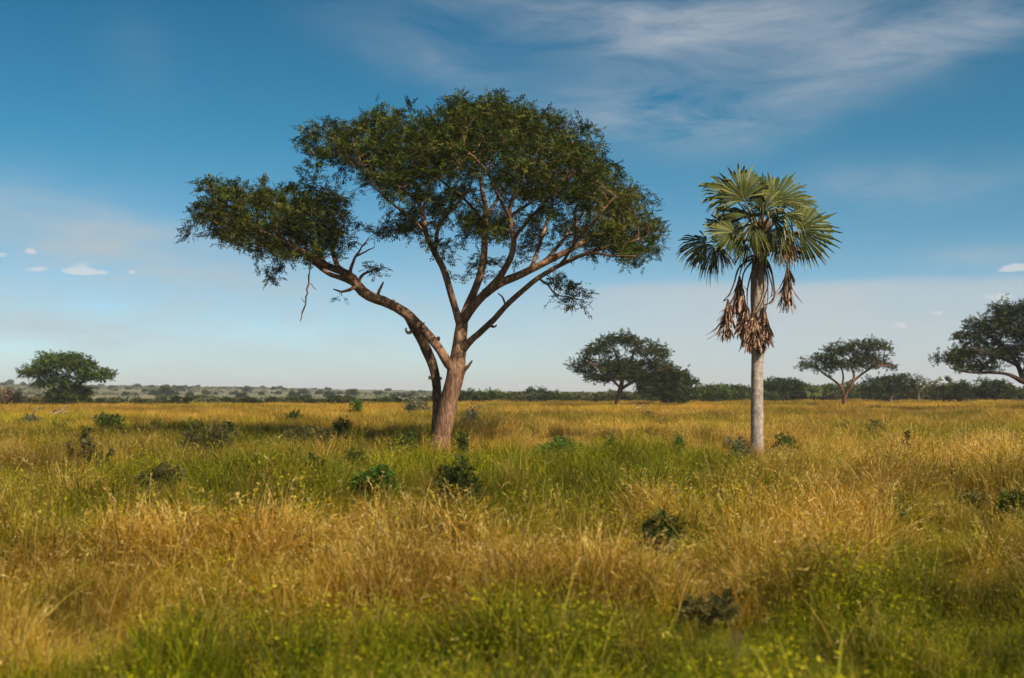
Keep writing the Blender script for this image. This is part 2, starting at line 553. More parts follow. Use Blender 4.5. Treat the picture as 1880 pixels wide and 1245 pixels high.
# greenness of the sward on the ground (photo pixel -> ground), +green / -dry
PATCH = [(1025, 815, 80, 14, .5), (800, 860, 110, 24, .4), (930, 850, 60, 16, .3), (650, 850, 60, 16, .3), (1240, 830, 60, 14, .35), (1330, 830, 40, 12, .3), (60, 900, 120, 30, .25), (660, 860, 190, 34, .55), (1020, 835, 150, 26, .6), (470, 905, 180, 36, .55), (270, 920, 140, 34, .45), (1180, 850, 160, 26, .45),
         (820, 845, 90, 22, .6), (1330, 860, 90, 26, .35), (1650, 870, 60, 20, .35), (820, 900, 200, 30, .35), (1080, 900, 160, 30, .3),
         (480, 1130, 260, 60, .5), (900, 1150, 260, 70, .55), (1300, 1130, 200, 60, .55), (1700, 1120, 200, 55, .55), (1420, 1190, 300, 60, .35),
         (150, 1180, 240, 60, .6), (1850, 960, 60, 40, .5), (760, 1060, 120, 25, .35), (650, 1220, 300, 40, .3), (1640, 980, 60, 22, .5), (1850, 1130, 120, 50, .4),
         (500, 1320, 500, 90, .35), (1300, 1330, 500, 90, .3), (900, 1500, 1200, 160, .4), (80, 830, 260, 36, -.5), (330, 810, 200, 22, -.4), (400, 1000, 200, 40, -.65), (700, 1010, 220, 34, -.55), (1000, 1000, 220, 40, -.6), (100, 1020, 150, 40, -.5),
         (1450, 940, 220, 45, -.55), (1750, 900, 150, 40, -.5), (1250, 800, 260, 22, -.4), (1700, 800, 200, 25, -.4), (200, 1080, 140, 30, -.3), (1000, 790, 400, 14, -.3)]


def fbm(x, y, s, seed):
    g = np.random.default_rng(seed); v = np.zeros_like(x); amp = 1.0; tot = 0
    for o in range(4):
        for _ in range(3):
            a = g.uniform(0, 2 * np.pi); f = s * (2**o) * g.uniform(.7, 1.3); p = g.uniform(0, 6.28)
            v += amp * np.sin((x * math.cos(a) + y * math.sin(a)) * f + p)
        tot += amp * 1.5; amp *= .6
    return v / tot


def greenness(x, y):
    d = np.maximum(y, 1)
    g = .56 + .46 * fbm(x, y, .22, 3) + .60 * fbm(x, y, .8, 5) + .2 * fbm(x, y, .05, 6)
    wx = x + .10 * d * fbm(x, y, .25, 51) ; wy = y * (1 + .16 * fbm(x, y, .22, 52))
    for px, py, rx, ry, a in PATCH:
        D = (EYE - .55) * F / (py - HOR); cx = gx(px, D); sx = rx * D / F; sy = min(ry * D * D / (EYE * F), D * .45)
        g = g + (1.1 if a > 0 else .8) * a * np.exp(-((wx - cx) / sx)**2 * .7 - ((wy - D) / sy)**2 * .7)
    g = g - .22 * smooth(60, 110, d) + (.30 + .35 * fbm(x, y, 1.1, 8)) * (1 - smooth(12.5, 18, d))
    return np.clip(g, 0, 1)


def scatter(d0, d1, dens):
    n = int(.60 * (d1**2 - d0**2) * dens + 7.0 * (d1 - d0) * dens)
    y = np.sqrt(rng.uniform(d0**2, d1**2, n)); x = rng.uniform(-1, 1, n) * (.60 * y + 3.5)
    return x, y


def edge_keep(x, y):
    # far edge of the tall grass
    px = 940 + F * x / y
    lim = np.interp(px, [-600, 0, 400, 800, 1100, 1400, 2600], [178, 182, 190, 205, 225, 255, 260])
    return y < lim + 7 * fbm(x, y * .2, .12, 9)


def grass_object(name, label, sets):
    X = np.concatenate([s['p'][:, 0] for s in sets]); Y = np.concatenate([s['p'][:, 1] for s in sets])
    n = len(X)
    V = np.stack([X, Y, hgt(X, Y) - .01], 1)
    me = bpy.data.meshes.new(name)
    me.vertices.add(n); me.vertices.foreach_set('co', V.astype(np.float32).ravel())
    for k in ('green', 'shade', 'size'):
        a = me.attributes.new(k, 'FLOAT', 'POINT'); a.data.foreach_set('value', np.concatenate([s[k] for s in sets]).astype(np.float32))
    a = me.attributes.new('pick', 'INT', 'POINT'); a.data.foreach_set('value', np.concatenate([s['pick'] for s in sets]).astype(np.int32))
    a = me.attributes.new('turn', 'FLOAT_VECTOR', 'POINT')
    rot = np.stack([rng.normal(0, .10, n), rng.normal(0, .10, n), rng.uniform(0, 6.283, n)], 1)
    a.data.foreach_set('vector', rot.astype(np.float32).ravel())
    o = bpy.data.objects.new(name, me); COL.objects.link(o)
    ng = bpy.data.node_groups.new(name + '_scatter', 'GeometryNodeTree')
    ng.interface.new_socket('Geometry', in_out='INPUT', socket_type='NodeSocketGeometry')
    ng.interface.new_socket('Geometry', in_out='OUTPUT', socket_type='NodeSocketGeometry')
    nn = ng.nodes
    gi = nn.new('NodeGroupInput'); go = nn.new('NodeGroupOutput')
    ci = nn.new('GeometryNodeCollectionInfo'); ci.inputs['Collection'].default_value = PROTO
    ci.inputs['Separate Children'].default_value = True; ci.inputs['Reset Children'].default_value = True
    ip = nn.new('GeometryNodeInstanceOnPoints'); ip.inputs['Pick Instance'].default_value = True

    def attr(nm, typ):
        q = nn.new('GeometryNodeInputNamedAttribute'); q.data_type = typ; q.inputs['Name'].default_value = nm
        return q.outputs['Attribute']
    L = ng.links.new
    L(gi.outputs[0], ip.inputs['Points']); L(ci.outputs[0], ip.inputs['Instance'])
    L(attr('pick', 'INT'), ip.inputs['Instance Index'])
    L(attr('turn', 'FLOAT_VECTOR'), ip.inputs['Rotation']); L(attr('size', 'FLOAT'), ip.inputs['Scale'])
    L(ip.outputs[0], go.inputs[0])
    md = o.modifiers.new('scatter', 'NODES'); md.node_group = ng
    o['label'] = label
    tag(o, cat='grass', kind='stuff')
    return o


def make_set(x, y, picks, green, size):
    n = len(x)
    sh = np.clip(.5 + .28 * fbm(x, y, .5, 21) + .30 * fbm(x, y, .09, 22) + .22 * fbm(x, y, 2.1, 23) + rng.normal(0, .18, n), 0, 1)
    return dict(p=np.stack([x, y], 1), pick=rng.choice(picks, n), green=np.clip(green + rng.normal(0, .14, n), 0, 1), shade=sh, size=size)


def clear_base(x, y, gap):
    keep = np.ones(len(x), bool)
    for (cx, cy, r) in gap: keep &= np.hypot(x - cx, y - cy) > r
    return keep


# shrubs and weeds in the grass, each one readable in the photo
#   px, ground py, width px, height px, leaf, name, label
NEAR = [
    (690, 945, 84, 74, 'bright_leaf', 'bush', 'bright green leafy bush in the grass below and left of the acacia'),
    (842, 955, 86, 92, 'dark_leaf', 'thorn_bush', 'dark ragged thorn bush straight below the acacia trunk'),
    (1195, 1040, 120, 92, 'dark_leaf', 'thorn_bush', 'largest dark flat topped thorn bush in the foreground right of centre'),
    (582, 900, 48, 56, 'bush_leaf', 'bush', 'small dark green bush left of the acacia foot in the greener grass'),
    (625, 808, 46, 44, 'bush_leaf', 'bush', 'dark green leafy bush standing in the golden grass left of the acacia'),
    (205, 800, 86, 48, 'bush_leaf', 'bush', 'wide low green bush in the far left golden grass'),
    (395, 842, 130, 60, 'olive_leaf', 'thicket', 'wide dark brown thicket lying in the shade left of the acacia'),
    (560, 830, 120, 44, 'olive_leaf', 'thicket', 'low dark thicket between the small bushes left of the acacia'),
    (1630, 990, 74, 52, 'bright_leaf', 'bush', 'fresh green broad leaved bush in the golden grass at right'),
    (1545, 812, 34, 46, 'olive_leaf', 'weed', 'upright dull green weed right of the palm, left one of two'),
    (1600, 815, 40, 40, 'olive_leaf', 'weed', 'upright dull green weed right of the palm, right one of two'),
    (1352, 862, 50, 58, 'sage_leaf', 'bush', 'grey green bush close to the left of the palm foot'),
    (1248, 855, 30, 60, 'bright_leaf', 'sapling', 'narrow bright green sapling left of the palm'),
    (1122, 852, 34, 46, 'bright_leaf', 'sapling', 'bright green sapling midway between acacia and palm'),
    (1030, 850, 110, 52, 'bright_leaf', 'bush', 'broad bright green bush right of the acacia foot'),
    (1440, 850, 64, 44, 'bush_leaf', 'bush', 'low green bush close to the right of the palm foot'),
    (765, 768, 76, 42, 'sage_leaf', 'bush', 'grey green bush behind and left of the acacia trunk'),
    (868, 800, 44, 66, 'sage_leaf', 'bush', 'thin grey green bush just behind the right of the acacia trunk'),
    (655, 765, 26, 34, 'bright_leaf', 'sapling', 'tiny bright green sapling in front of the far scrub belt'),
    (1612, 760, 56, 16, 'dark_leaf', 'bush', 'small black looking low bush right of the forked tree foot'),
    (1852, 990, 70, 80, 'bush_leaf', 'bush', 'tall dark green bush at the right edge of the grass'),
    (300, 935, 110, 66, 'olive_leaf', 'bush', 'dark olive bush in the left middle grass'),
    (1285, 1150, 140, 46, 'olive_leaf', 'bush', 'wide low olive bush in the bottom right foreground'),
    (55, 790, 40, 34, 'sage_leaf', 'bush', 'small grey green bush furthest left in the golden grass'),
    (112, 800, 34, 32, 'bush_leaf', 'bush', 'small green bush between the grey green bush and the wide low one'),
    (290, 798, 36, 36, 'bush_leaf', 'bush', 'small green bush right of the wide low bush at left'),
    (352, 802, 36, 36, 'bright_leaf', 'bush', 'small fresh green bush above the dark brown thicket'),
    (430, 812, 60, 40, 'bush_leaf', 'bush', 'green bush growing at the top of the dark brown thicket'),
    (540, 785, 40, 34, 'bush_leaf', 'bush', 'small green bush in the far golden grass above the low thicket'),
    (745, 835, 70, 40, 'bush_leaf', 'bush', 'dark green bush at the left foot of the acacia'),
    (850, 838, 36, 50, 'bush_leaf', 'bush', 'green bush at the right foot of the acacia'),
    (655, 870, 60, 44, 'bush_leaf', 'bush', 'low dark green bush in the green grass left of the acacia foot'),
    (1770, 960, 60, 50, 'olive_leaf', 'bush', 'dull bush in the golden grass left of the tall right edge bush'),
    (1480, 930, 50, 36, 'olive_leaf', 'weed', 'low brownish weed in the golden grass below the palm'),
    (1215, 795, 40, 26, 'olive_leaf', 'weed', 'low olive weed in the far grass left of the palm'),
    (1185, 772, 30, 14, 'olive_leaf', 'weed', 'faint low weed in the far grass near the domed tree'),
    (940, 800, 36, 26, 'olive_leaf', 'weed', 'low olive weed in the grass right of the acacia trunk'),
]


def build_grass():
    dry, grn, herb = [], [], []
    for d0, d1, dens in ((3.2, 17, 34), (17, 34, 17), (34, 62, 8)):
        x, y = scatter(d0, d1, dens)
        k = clear_base(x, y, [(gx(808, 48), 48, .55), (gx(1390, 45), 45, .33)])
        x, y = x[k], y[k]
        g = greenness(x, y); u = rng.uniform(size=len(x))
        hm = np.clip((1.0 - .25 * g + .30 * fbm(x, y, .6, 31) + .55 * fbm(x, y, 2.3, 33)) * (.62 + .43 * smooth(8, 20, y)), .30, 1.5)
        # low sward around the two trees so that their feet show
        for px, Y0 in ((808, 44.5), (1390, 42.5)):
            hm *= 1 - .45 * np.exp(-((x - gx(px, Y0)) / 3.0)**2 - ((y - Y0) / 4.0)**2)
        for (px, py, w, h, *_r) in NEAR:        # the sward is thinner in front of each bush
            Y1 = gdist(py); r1 = .62 * w * Y1 / F + .25
            k1 = np.exp(-((x - gx(px, Y1)) / r1)**2 - ((y - Y1 + 1.4) / 1.9)**2)
            hm *= 1 - .62 * k1
        isd = u > g * .64 + .12
        lean = (rng.uniform(size=len(x)) < .16) & isd
        a = isd & ~lean
        dry.append(make_set(x[a], y[a], [0, 1, 2], g[a] * .55, hm[a] * rng.uniform(.75, 1.15, a.sum())))
        dry.append(make_set(x[lean], y[lean], [6, 7], g[lean] * .35, hm[lean] * rng.uniform(.8, 1.2, lean.sum())))
        b = ~isd; hb = b & (rng.uniform(size=len(x)) < .26 + .35 * np.exp(-((x - gx(1500, 13)) / 4.0)**2 - ((y - 12) / 4.0)**2)); b &= ~hb
        grn.append(make_set(x[b], y[b], [3, 4, 5], np.clip(.55 + g[b] * .5, 0, 1), (hm[b] + .12) * rng.uniform(.8, 1.2, b.sum())))
        herb.append(make_set(x[hb], y[hb], [8, 9], np.clip(.65 + g[hb] * .45, 0, 1), (hm[hb] + .15) * rng.uniform(.8, 1.35, hb.sum())))
    for d0, d1, dens, picks in ((60, 125, 2.6, [10, 11, 12]), (118, 275, .85, [13, 14, 15])):
        x, y = scatter(d0, d1, dens)
        k = edge_keep(x, y); x, y = x[k], y[k]
        g = greenness(x, y)
        sz = rng.uniform(.65, 1.15, len(x)) * np.clip(1 + .30 * fbm(x, y, .5, 41) + .2 * fbm(x, y, .12, 42), .6, 1.4)
        if picks[0] == 13: sz *= .95
        a = rng.uniform(size=len(x)) > g * .5
        dry.append(make_set(x[a], y[a], picks, g[a] * .6, sz[a]))
        grn.append(make_set(x[~a], y[~a], picks, np.clip(.35 + g[~a] * .6, 0, 1), sz[~a] * .85))
    grass_object('dry_grass', 'tall golden dry grass with pale seed heads covering the savanna field', dry)
    grass_object('green_grass', 'fresh green grass growing in patches among the dry grass', grn)
    o = grass_object('ground_cover', 'low leafy green herbs mixed into the grass', herb)
    o['category'] = 'herbs'


build_grass()


# ------------------------------------------------------------------ main acacia
def inside(poly, x, y):
    poly = np.asarray(poly, float); n = len(poly); c = np.zeros(len(x), bool)
    j = n - 1
    for i in range(n):
        xi, yi = poly[i]; xj, yj = poly[j]
        t = ((yi > y) != (yj > y)) & (x < (xj - xi) * (y - yi) / (yj - yi + 1e-9) + xi)
        c ^= t; j = i
    return c


def top_of(poly, x):
    """upper outline (smallest py) at x"""
    poly = np.asarray(poly, float); n = len(poly)
    best = np.full(len(x), 1e9); low = np.full(len(x), -1e9)
    for i in range(n):
        (x0, y0), (x1, y1) = poly[i], poly[(i + 1) % n]
        if abs(x1 - x0) < 1e-6: continue
        t = (x - x0) / (x1 - x0); ok = (t >= 0) & (t <= 1)
        yy = y0 + t * (y1 - y0)
        best = np.where(ok, np.minimum(best, yy), best); low = np.where(ok, np.maximum(low, yy), low)
    return best, low


TEMPL = [spray_template(15, .12, .34, .2, k) for k in range(6)]


def px_pts(L, Y0):
    """rows px,py,width px,depth offset -> x y z r"""
    out = []
    for px, py, w, dz in L:
        p = at(px, py, Y0 + dz)
        out.append([*p, w * .5 * (Y0 + dz) / F])
    return np.array(out)


def canopy_points(poly, Y0, D, ncl, per, droop, rngk, xc, shell=150., low=.3, sig=(.55, .55, .22), inner=.0):
    """clustered attractors in a traced outline given its own depth D; the top falls away towards the far and near rim"""
    g = np.random.default_rng(rngk)
    poly = np.asarray(poly, float)
    x0, x1 = poly[:, 0].min(), poly[:, 0].max(); y0, y1 = poly[:, 1].min(), poly[:, 1].max()
    half = max(x1 - xc, xc - x0)
    C = []
    while len(C) < ncl:
        x = g.uniform(x0, x1, 400); y = g.uniform(y0, y1, 400)
        k = inside(poly, x, y); x, y = x[k], y[k]
        tp, lw = top_of(poly, x)
        w = np.sqrt(np.clip(1 - ((x - xc) / (half * 1.04))**2, .06, 1))
        t = g.uniform(-1, 1, len(x))
        py = y
        fall = droop * t**2 * w
        ok = (py > tp + fall)
        q = np.where(py - tp - fall < shell, 1.0, low * np.where(t > -.15, 1.0, .12))
        ok &= g.uniform(size=len(x)) < q
        for i in np.where(ok)[0]:
            C.append(at(x[i], py[i], Y0 + t[i] * D * w[i]))
    C = np.array(C[:ncl])
    A = C[:, None, :] + g.normal(0, 1, (ncl, per, 3)) * np.array(sig)
    return A.reshape(-1, 3), C


def blob(px, py, r, Y, n, flat=.7, ry=None):
    c = at(px, py, Y); k = Y / F
    v = norm(rng.normal(0, 1, (n, 3))) * (rng.uniform(0, 1, (n, 1)) ** .4)
    return c + v * np.array([r * k, r * k, (ry or r) * k * flat])


def build_acacia():
    Y0 = 48.0
    base = np.array([gx(806, Y0), Y0, 0.0])
    root = empty('acacia_tree', base, 'tall umbrella acacia with wide dark green crown and forked reddish trunk', 'tree')
    t = Tree()
    tr = px_pts([(804, 846, 58, 0), (806, 830, 45, 0), (808, 815, 39, 0), (813, 793, 37, 0), (820, 755, 34, 0), (829, 711, 32, 0), (835, 690, 33, 0), (839, 665, 31, 0), (844, 632, 26, 0), (847, 606, 24, 0), (849, 590, 22, 0)], Y0)
    T0 = t.limbline(tr, 0, None, .3)

    def limb(i, L, near, limbs=None, step=.33):
        kk = .9 if i > 2 else 1.0
        P = px_pts([(a, b, w * kk, d) for a, b, w, d in L], Y0)
        s = t.nearest(P[0, :3], limbs)
        return t.limbline(P, i, s, step)
    # second stem behind, left
    t.limbline(px_pts([(800, 840, 20, .5), (799, 777, 13, .75), (801, 711, 16, .95), (798, 684, 17, .95), (789, 656, 19, .9), (777, 630, 18, .75), (764, 608, 16, .4), (754, 592, 15, .2), (745, 578, 12, .1)], Y0), 1, None, .3)
    # left limb
    limb(2, [(830, 680, 22, -.1), (821, 664, 18, -.2), (811, 648, 16, -.25), (799, 631, 16, -.25), (783, 612, 17, -.2), (767, 595, 18, -.1), (748, 577, 19, 0), (726, 563, 18, .1), (703, 552, 18, .1), (682, 545, 19, 0), (662, 531, 20, -.1), (646, 511, 18, -.3), (628, 499, 15, -.5), (605, 491, 13, -.8), (577, 475, 11, -1.1), (548, 458, 9, -1.4), (515, 440, 7, -1.4), (480, 425, 5, -1.2), (440, 410, 4, -.8)], [0])
    limb(2, [(650, 520, 12, 0), (630, 512, 9, .6), (602, 502, 8, 1.2), (575, 482, 7, 1.8), (540, 455, 6, 2.3), (500, 420, 4, 2.6)], [2])
    limb(2, [(622, 496, 9, -.4), (616, 478, 9, -.2), (611, 463, 8, .3), (619, 437, 6, 1.0), (633, 408, 4, 1.6)], [2])
    limb(2, [(600, 488, 8, -.8), (585, 465, 7, -.2), (560, 430, 6, .6), (530, 400, 4, 1.2), (500, 370, 3, 1.6)], [2])
    limb(2, [(655, 522, 9, 0), (668, 503, 5, .7), (684, 497, 3, 1.2)], [2])
    limb(2, [(690, 545, 8, .2), (698, 530, 5, .4), (704, 518, 3, .5)], [2])
    limb(2, [(655, 530, 8, -.2), (638, 533, 6, -.5), (622, 536, 3.5, -.7), (612, 531, 2.5, -.8)], [2])
    # crown limbs
    limb(3, [(846, 600, 20, -.1), (839, 575, 15, -.2), (829, 542, 14, -.3), (813, 493, 13, -.4), (800, 469, 12, -.4), (786, 441, 11, -.2), (777, 397, 10, .3), (764, 365, 9, .9), (725, 345, 7, 1.4), (686, 322, 6, 1.6), (647, 304, 4, 1.6)], [0])
    limb(3, [(799, 466, 9, -.4), (806, 415, 8, -1.0), (832, 381, 7, -1.6), (858, 352, 5, -2.0), (875, 300, 4, -2.4)], [3])
    limb(3, [(782, 430, 8, -.2), (755, 400, 6, -1.0), (715, 370, 5, -1.9), (680, 335, 4, -2.4)], [3])
    limb(3, [(775, 390, 7, .3), (790, 340, 6, 1.2), (800, 280, 4, 2.0)], [3])
    limb(4, [(849, 592, 22, .1), (858, 567, 18, .4), (868, 542, 16, .7), (880, 509, 15, 1.0), (888, 469, 14, 1.3), (890, 429, 13, 1.5), (892, 385, 11, 1.6), (884, 341, 8, 1.8), (888, 305, 6, 2.0), (900, 260, 4, 2.2)], [0])
    limb(4, [(891, 420, 9, 1.5), (875, 390, 7, 2.2), (856, 369, 6, 2.8), (820, 340, 5, 3.4), (780, 310, 4, 3.8)], [4])
    limb(4, [(889, 425, 10, 1.5), (921, 405, 8, 1.0), (961, 381, 7, .4), (1000, 350, 5, 0.), (1040, 310, 4, -.3)], [4])
    limb(4, [(890, 400, 8, 1.6), (925, 350, 6, 2.8), (960, 300, 5, 3.6)], [4])
    limb(5, [(850, 590, 20, -.1), (866, 567, 19, -.4), (885, 545, 18, -.8), (912, 517, 16, -1.2), (932, 483, 13, -1.5), (943, 453, 12, -1.6), (938, 413, 10, -1.7), (937, 377, 9, -1.8), (955, 341, 7, -2.1), (965, 300, 5, -2.5), (960, 255, 3.5, -2.8)], [0])
    limb(5, [(940, 440, 9, -1.6), (975, 400, 7, -2.5), (1010, 360, 6, -3.2), (1050, 320, 4, -3.8)], [5])
    limb(5, [(938, 405, 8, -1.7), (915, 360, 6, -2.8), (890, 310, 5, -3.6), (850, 270, 3.5, -4.2)], [5])
    limb(6, [(890, 541, 17, -.9), (917, 521, 17, -.6), (953, 505, 16, -.2), (985, 489, 14, .1), (1017, 473, 13, .4), (1049, 457, 11, .7), (1089, 433, 8, 1.1), (1121, 413, 6, 1.4), (1155, 395, 4, 1.6)], [5])
    limb(6, [(1000, 482, 10, .3), (1030, 445, 8, 1.3), (1060, 405, 7, 2.3), (1090, 360, 5, 3.2), (1100, 320, 4, 3.8)], [6])
    limb(6, [(975, 495, 9, 0), (990, 450, 8, 1.2), (1005, 405, 7, 2.4), (1020, 350, 5, 3.4)], [6])
    limb(6, [(1050, 457, 8, .7), (1058, 420, 7, .3), (1055, 390, 6, 0), (1075, 350, 4, -.3)], [6])
    limb(7, [(850, 640, 19, -.1), (862, 627, 14, -.3), (882, 610, 13, -.6), (909, 584, 12, -1.0), (934, 557, 11, -1.4), (961, 533, 11, -1.8), (987, 511, 10, -2.1), (1017, 493, 9, -2.4), (1057, 473, 8, -2.6), (1101, 457, 6, -2.7), (1146, 448, 4, -2.8), (1185, 435, 3, -2.8)], [0])
    limb(7, [(1040, 482, 7, -2.5), (1085, 465, 6, -3.4), (1130, 470, 4, -4.0), (1165, 470, 3, -4.4)], [7])
    limb(7, [(1030, 487, 7, -2.5), (1060, 440, 6, -3.5), (1095, 400, 5, -4.3), (1130, 360, 3.5, -4.8)], [7])
    limb(7, [(985, 513, 6, -2.1), (1003, 520, 4.5, -1.8), (1021, 541, 3.5, -1.6), (1040, 545, 2.5, -1.5)], [7])
    names = {0: 'trunk', 1: 'second_trunk'}
    base_n = len(t.P)
    main = [(560, 285), (566, 252), (605, 228), (640, 213), (700, 203), (760, 203), (800, 183), (870, 171), (930, 180), (985, 193), (1030, 218), (1085, 238), (1128, 264), (1124, 300), (1150, 332), (1190, 362), (1203, 385), (1225, 428), (1190, 452), (1178, 486), (1120, 486), (1080, 476), (1000, 466), (950, 476), (900, 496), (850, 512), (832, 478), (770, 458), (740, 436), (692, 430), (680, 398), (668, 340), (625, 296)]
    lobe = [(334, 385), (345, 328), (400, 322), (450, 324), (520, 322), (590, 324), (620, 345), (632, 380), (622, 428), (605, 455), (590, 495), (540, 495), (492, 515), (470, 488), (410, 466), (348, 428)]
    main = [(882 + (x - 882) * .925, y + (2 if y < 300 else 4 if y < 400 else -4)) for x, y in main]
    lobe = [(480 + (x - 480) * .82 + 12, y + 10 if y < 350 else 335 + (y - 335) * .84) for x, y in lobe]
    A1, C1 = canopy_points(main, Y0 + .3, 6.8, 420, 12, 80, 11, 890, shell=95, low=.27, sig=(.50, .50, .17))
    A2, C2 = canopy_points(lobe, Y0 + .3, 3.8, 150, 12, 55, 12, 500, shell=110, low=.6, sig=(.45, .45, .16))
    # rim clusters exactly along the drawn outline, in the middle plane
    A3 = np.concatenate([blob(1052, 546, 34, Y0 - 1.4, 60, .8), blob(1022, 512, 24, Y0 - 1.8, 24, .6), blob(684, 497, 24, Y0 + 1.2, 30), blob(703, 520, 12, Y0 + .5, 12), blob(624, 543, 14, Y0 - .7, 14),
                         blob(636, 425, 16, Y0 + 1.4, 18), blob(1195, 430, 26, Y0 - 2.6, 40), blob(1160, 480, 24, Y0 - 4, 30), blob(345, 430, 20, Y0, 20), blob(495, 505, 24, Y0 - 1, 30)])
    el = np.array([l not in (0, 1) for l in t.limb])
    t.grow(np.concatenate([A1, A2, A3]), .27, 2.6, .34, 170, .30, el, .03)
    t.finish(.0085, 2.35)
    t.wood(M['bark'], root, base, names, rough=.15)
    # leaves on the young wood
    thin = np.where((t.down <= 7) & (np.arange(len(t.P)) >= base_n))[0]
    mb = MB()
    par = t.parn[thin]
    P = t.Pn[thin]; D = norm(P - t.Pn[par])
    for rep in range(6):
        n = len(P)
        d = norm(D * .5 + rng.normal(0, .65, (n, 3)) * np.array([1, 1, .55]) + [0, 0, .08])
        ppx = 940 + F * P[:, 0] / P[:, 1]; ppy = HOR - F * (P[:, 2] - EYE) / P[:, 1]
        tb = rng.uniform(0, .85, n) + .40 * np.exp(-((ppx - 1160) / 45)**2 - ((ppy - 380) / 45)**2) + .30 * np.exp(-((ppx - 440) / 60)**2 - ((ppy - 440) / 30)**2)   # yellowing sprays
        sprays(mb, P + rng.normal(0, .14, (n, 3)) * [1, 1, .7], d, rng.uniform(.24, .46, n), TEMPL, .6, tb)
    # yellowish dry sprays on the outermost right
    mb.build('crown', M['acacia_leaf'], root, base)
    print('acacia nodes', len(t.P), 'leafy', len(thin))
    # broken stubs
    for L in ([(777, 604, 5, -.3), (772, 597, 4.5, -.4), (778, 594, 3, -.6), (779, 592, 2, -.7)], [(755, 609, 7, 0), (749, 611, 6, -.2), (745, 604, 4, -.3), (746, 602, 3, -.3)],
              [(803, 636, 9, .2), (800, 633, 8, .3), (803, 625, 9, .4), (806, 619, 6, .4)], [(726, 562, 7, -.1), (723, 554, 6, -.2), (721, 551, 5, -.2)],
              [(846, 692, 11, -.1), (853, 678, 9, -.2), (860, 672, 6, -.3), (867, 662, 3, -.4)], [(902, 598, 7, -1.1), (908, 600, 4, -1.3), (912, 597, 2.5, -1.4)],
              [(928, 560, 4, -1.3), (922, 545, 3, -1.3), (914, 538, 2, -1.3)]):
        mb = MB(); q = resample(px_pts(L, Y0), .08); tube(mb, q[:, :3], q[:, 3], 7, .2, .1)
        mb.build('branch_stub', M['bark'], root, base, True)
    # bare dead twigs on the left limb
    mb = MB()
    for L in ([(641, 510, 8, -.5), (646, 487, 6, -.7), (655, 468, 4.5, -.8), (666, 452, 3, -.9), (676, 438, 2, -.9)], [(655, 470, 4, -.8), (672, 462, 3, -.9), (687, 454, 1.6, -1)], [(668, 450, 3, -.9), (673, 447, 2, -1), (676, 449, 1.5, -1)]):
        q = resample(px_pts(L, Y0), .15); tube(mb, q[:, :3] + rng.normal(0, .012, (len(q), 3)), q[:, 3], 6, .6)
    o = mb.build('dead_branch', M['bark'], root, base, True)
    o['label'] = 'bare dead twigs rising from the left limb'
    mb = MB()
    for L in ([(574, 474, 5, -1.05), (569, 490, 4.5, -1), (566, 520, 4.4, -1), (562, 545, 4, -1), (557, 570, 4, -1), (552, 590, 2.5, -1)], [(567, 518, 3, -1), (575, 526, 2, -1.1), (582, 531, 1.5, -1.1)], [(560, 555, 2.5, -1), (556, 552, 1.8, -1), (555, 546, 1.4, -1)]):
        q = resample(px_pts(L, Y0), .15); tube(mb, q[:, :3] + rng.normal(0, .018, (len(q), 3)), q[:, 3] * rng.uniform(.45, .85, len(q)), 6, .8)
    o = mb.build('hanging_branch', M['dead_wood'], root, base, True)
    o['label'] = 'pale dead branch hanging below the left side of the crown'
    # creeper band round the second stem
    mb = MB(); q = at(799, 694, Y0 + .95); n = 60
    a = rng.uniform(0, 6.28, n); P = q + np.stack([np.cos(a) * .24, np.sin(a) * .24, rng.normal(0, .03, n)], 1)
    sprays(mb, P, np.stack([-np.sin(a), np.cos(a), rng.normal(0, .3, n)], 1), np.full(n, .16), TEMPL[:2], .2)
    mb.build('creeper', M['bright_leaf'], root, base)


build_acacia()


# ------------------------------------------------------------------ palm
def fan(hub, axis, normal, Rr, spread, nseg, droop, split=.55, pleat=.03, ragged=.0, wilt=0.0, seed=0):
    """costapalmate blade: nseg pleated segments joined near the hub and free at their tips"""
    g = np.random.default_rng(seed)
    mb = MB()
    axis = norm(axis); normal = norm(normal - axis * np.dot(normal, axis)); side = np.cross(normal, axis)
    da = 2 * spread / nseg
    for k in range(nseg):
        a = -spread + (k + .5) * da
        Ls = Rr * (1 - .22 * abs(a / spread)**2) * g.uniform(.9, 1.05)
        if ragged and g.uniform() < ragged: Ls *= g.uniform(.35, .8)
        wob = g.normal(0, .10); dr = droop * g.uniform(.5, 1.6); tw = g.normal(0, .04 + .12 * wilt)
        rs = np.array([.06, .3, split, .76, .92, 1.0])
        ws = np.array([1, 1, 1, .62, .28, .03]) * da * .5
        row = []
        for q, (s, w) in enumerate(zip(rs, ws)):
            rr = s * Ls
            aa = a + tw * max(0, s - .4)
            wid = min(s, split) / s * w if s > split else w
            def pt(ang, lift):
                v = axis * math.cos(ang) + side * math.sin(ang)
                p = v * rr + normal * (lift - .18 * Rr * (s**2) * (abs(ang) / 1.5)**2 * 0)
                dz = -dr * Rr * s**2.6
                p = p * (1 - .25 * min(1, dr) * s**2) + np.array([0, 0, dz])
                if wilt: p = p + g.normal(0, .010 * wilt, 3) + normal * wob * s
                return hub + p
            hl = pleat * Rr * min(s, .7) * (1 if s < .95 else 0)
            row += [pt(aa - wid, -hl * .5), pt(aa, hl * .5), pt(aa + wid, -hl * .5)]
        n = len(rs); F_ = []
        for q in range(n - 1):
            i = q * 3
            F_ += [[i, i + 1, i + 4, i + 3], [i + 1, i + 2, i + 5, i + 4]]
        tn = np.clip(.45 + g.normal(0, .14) + np.repeat(np.linspace(-.12, .22, n), 3), 0, 1)
        mb.add(np.array(row), [np.array(F_)], tn)
    return mb


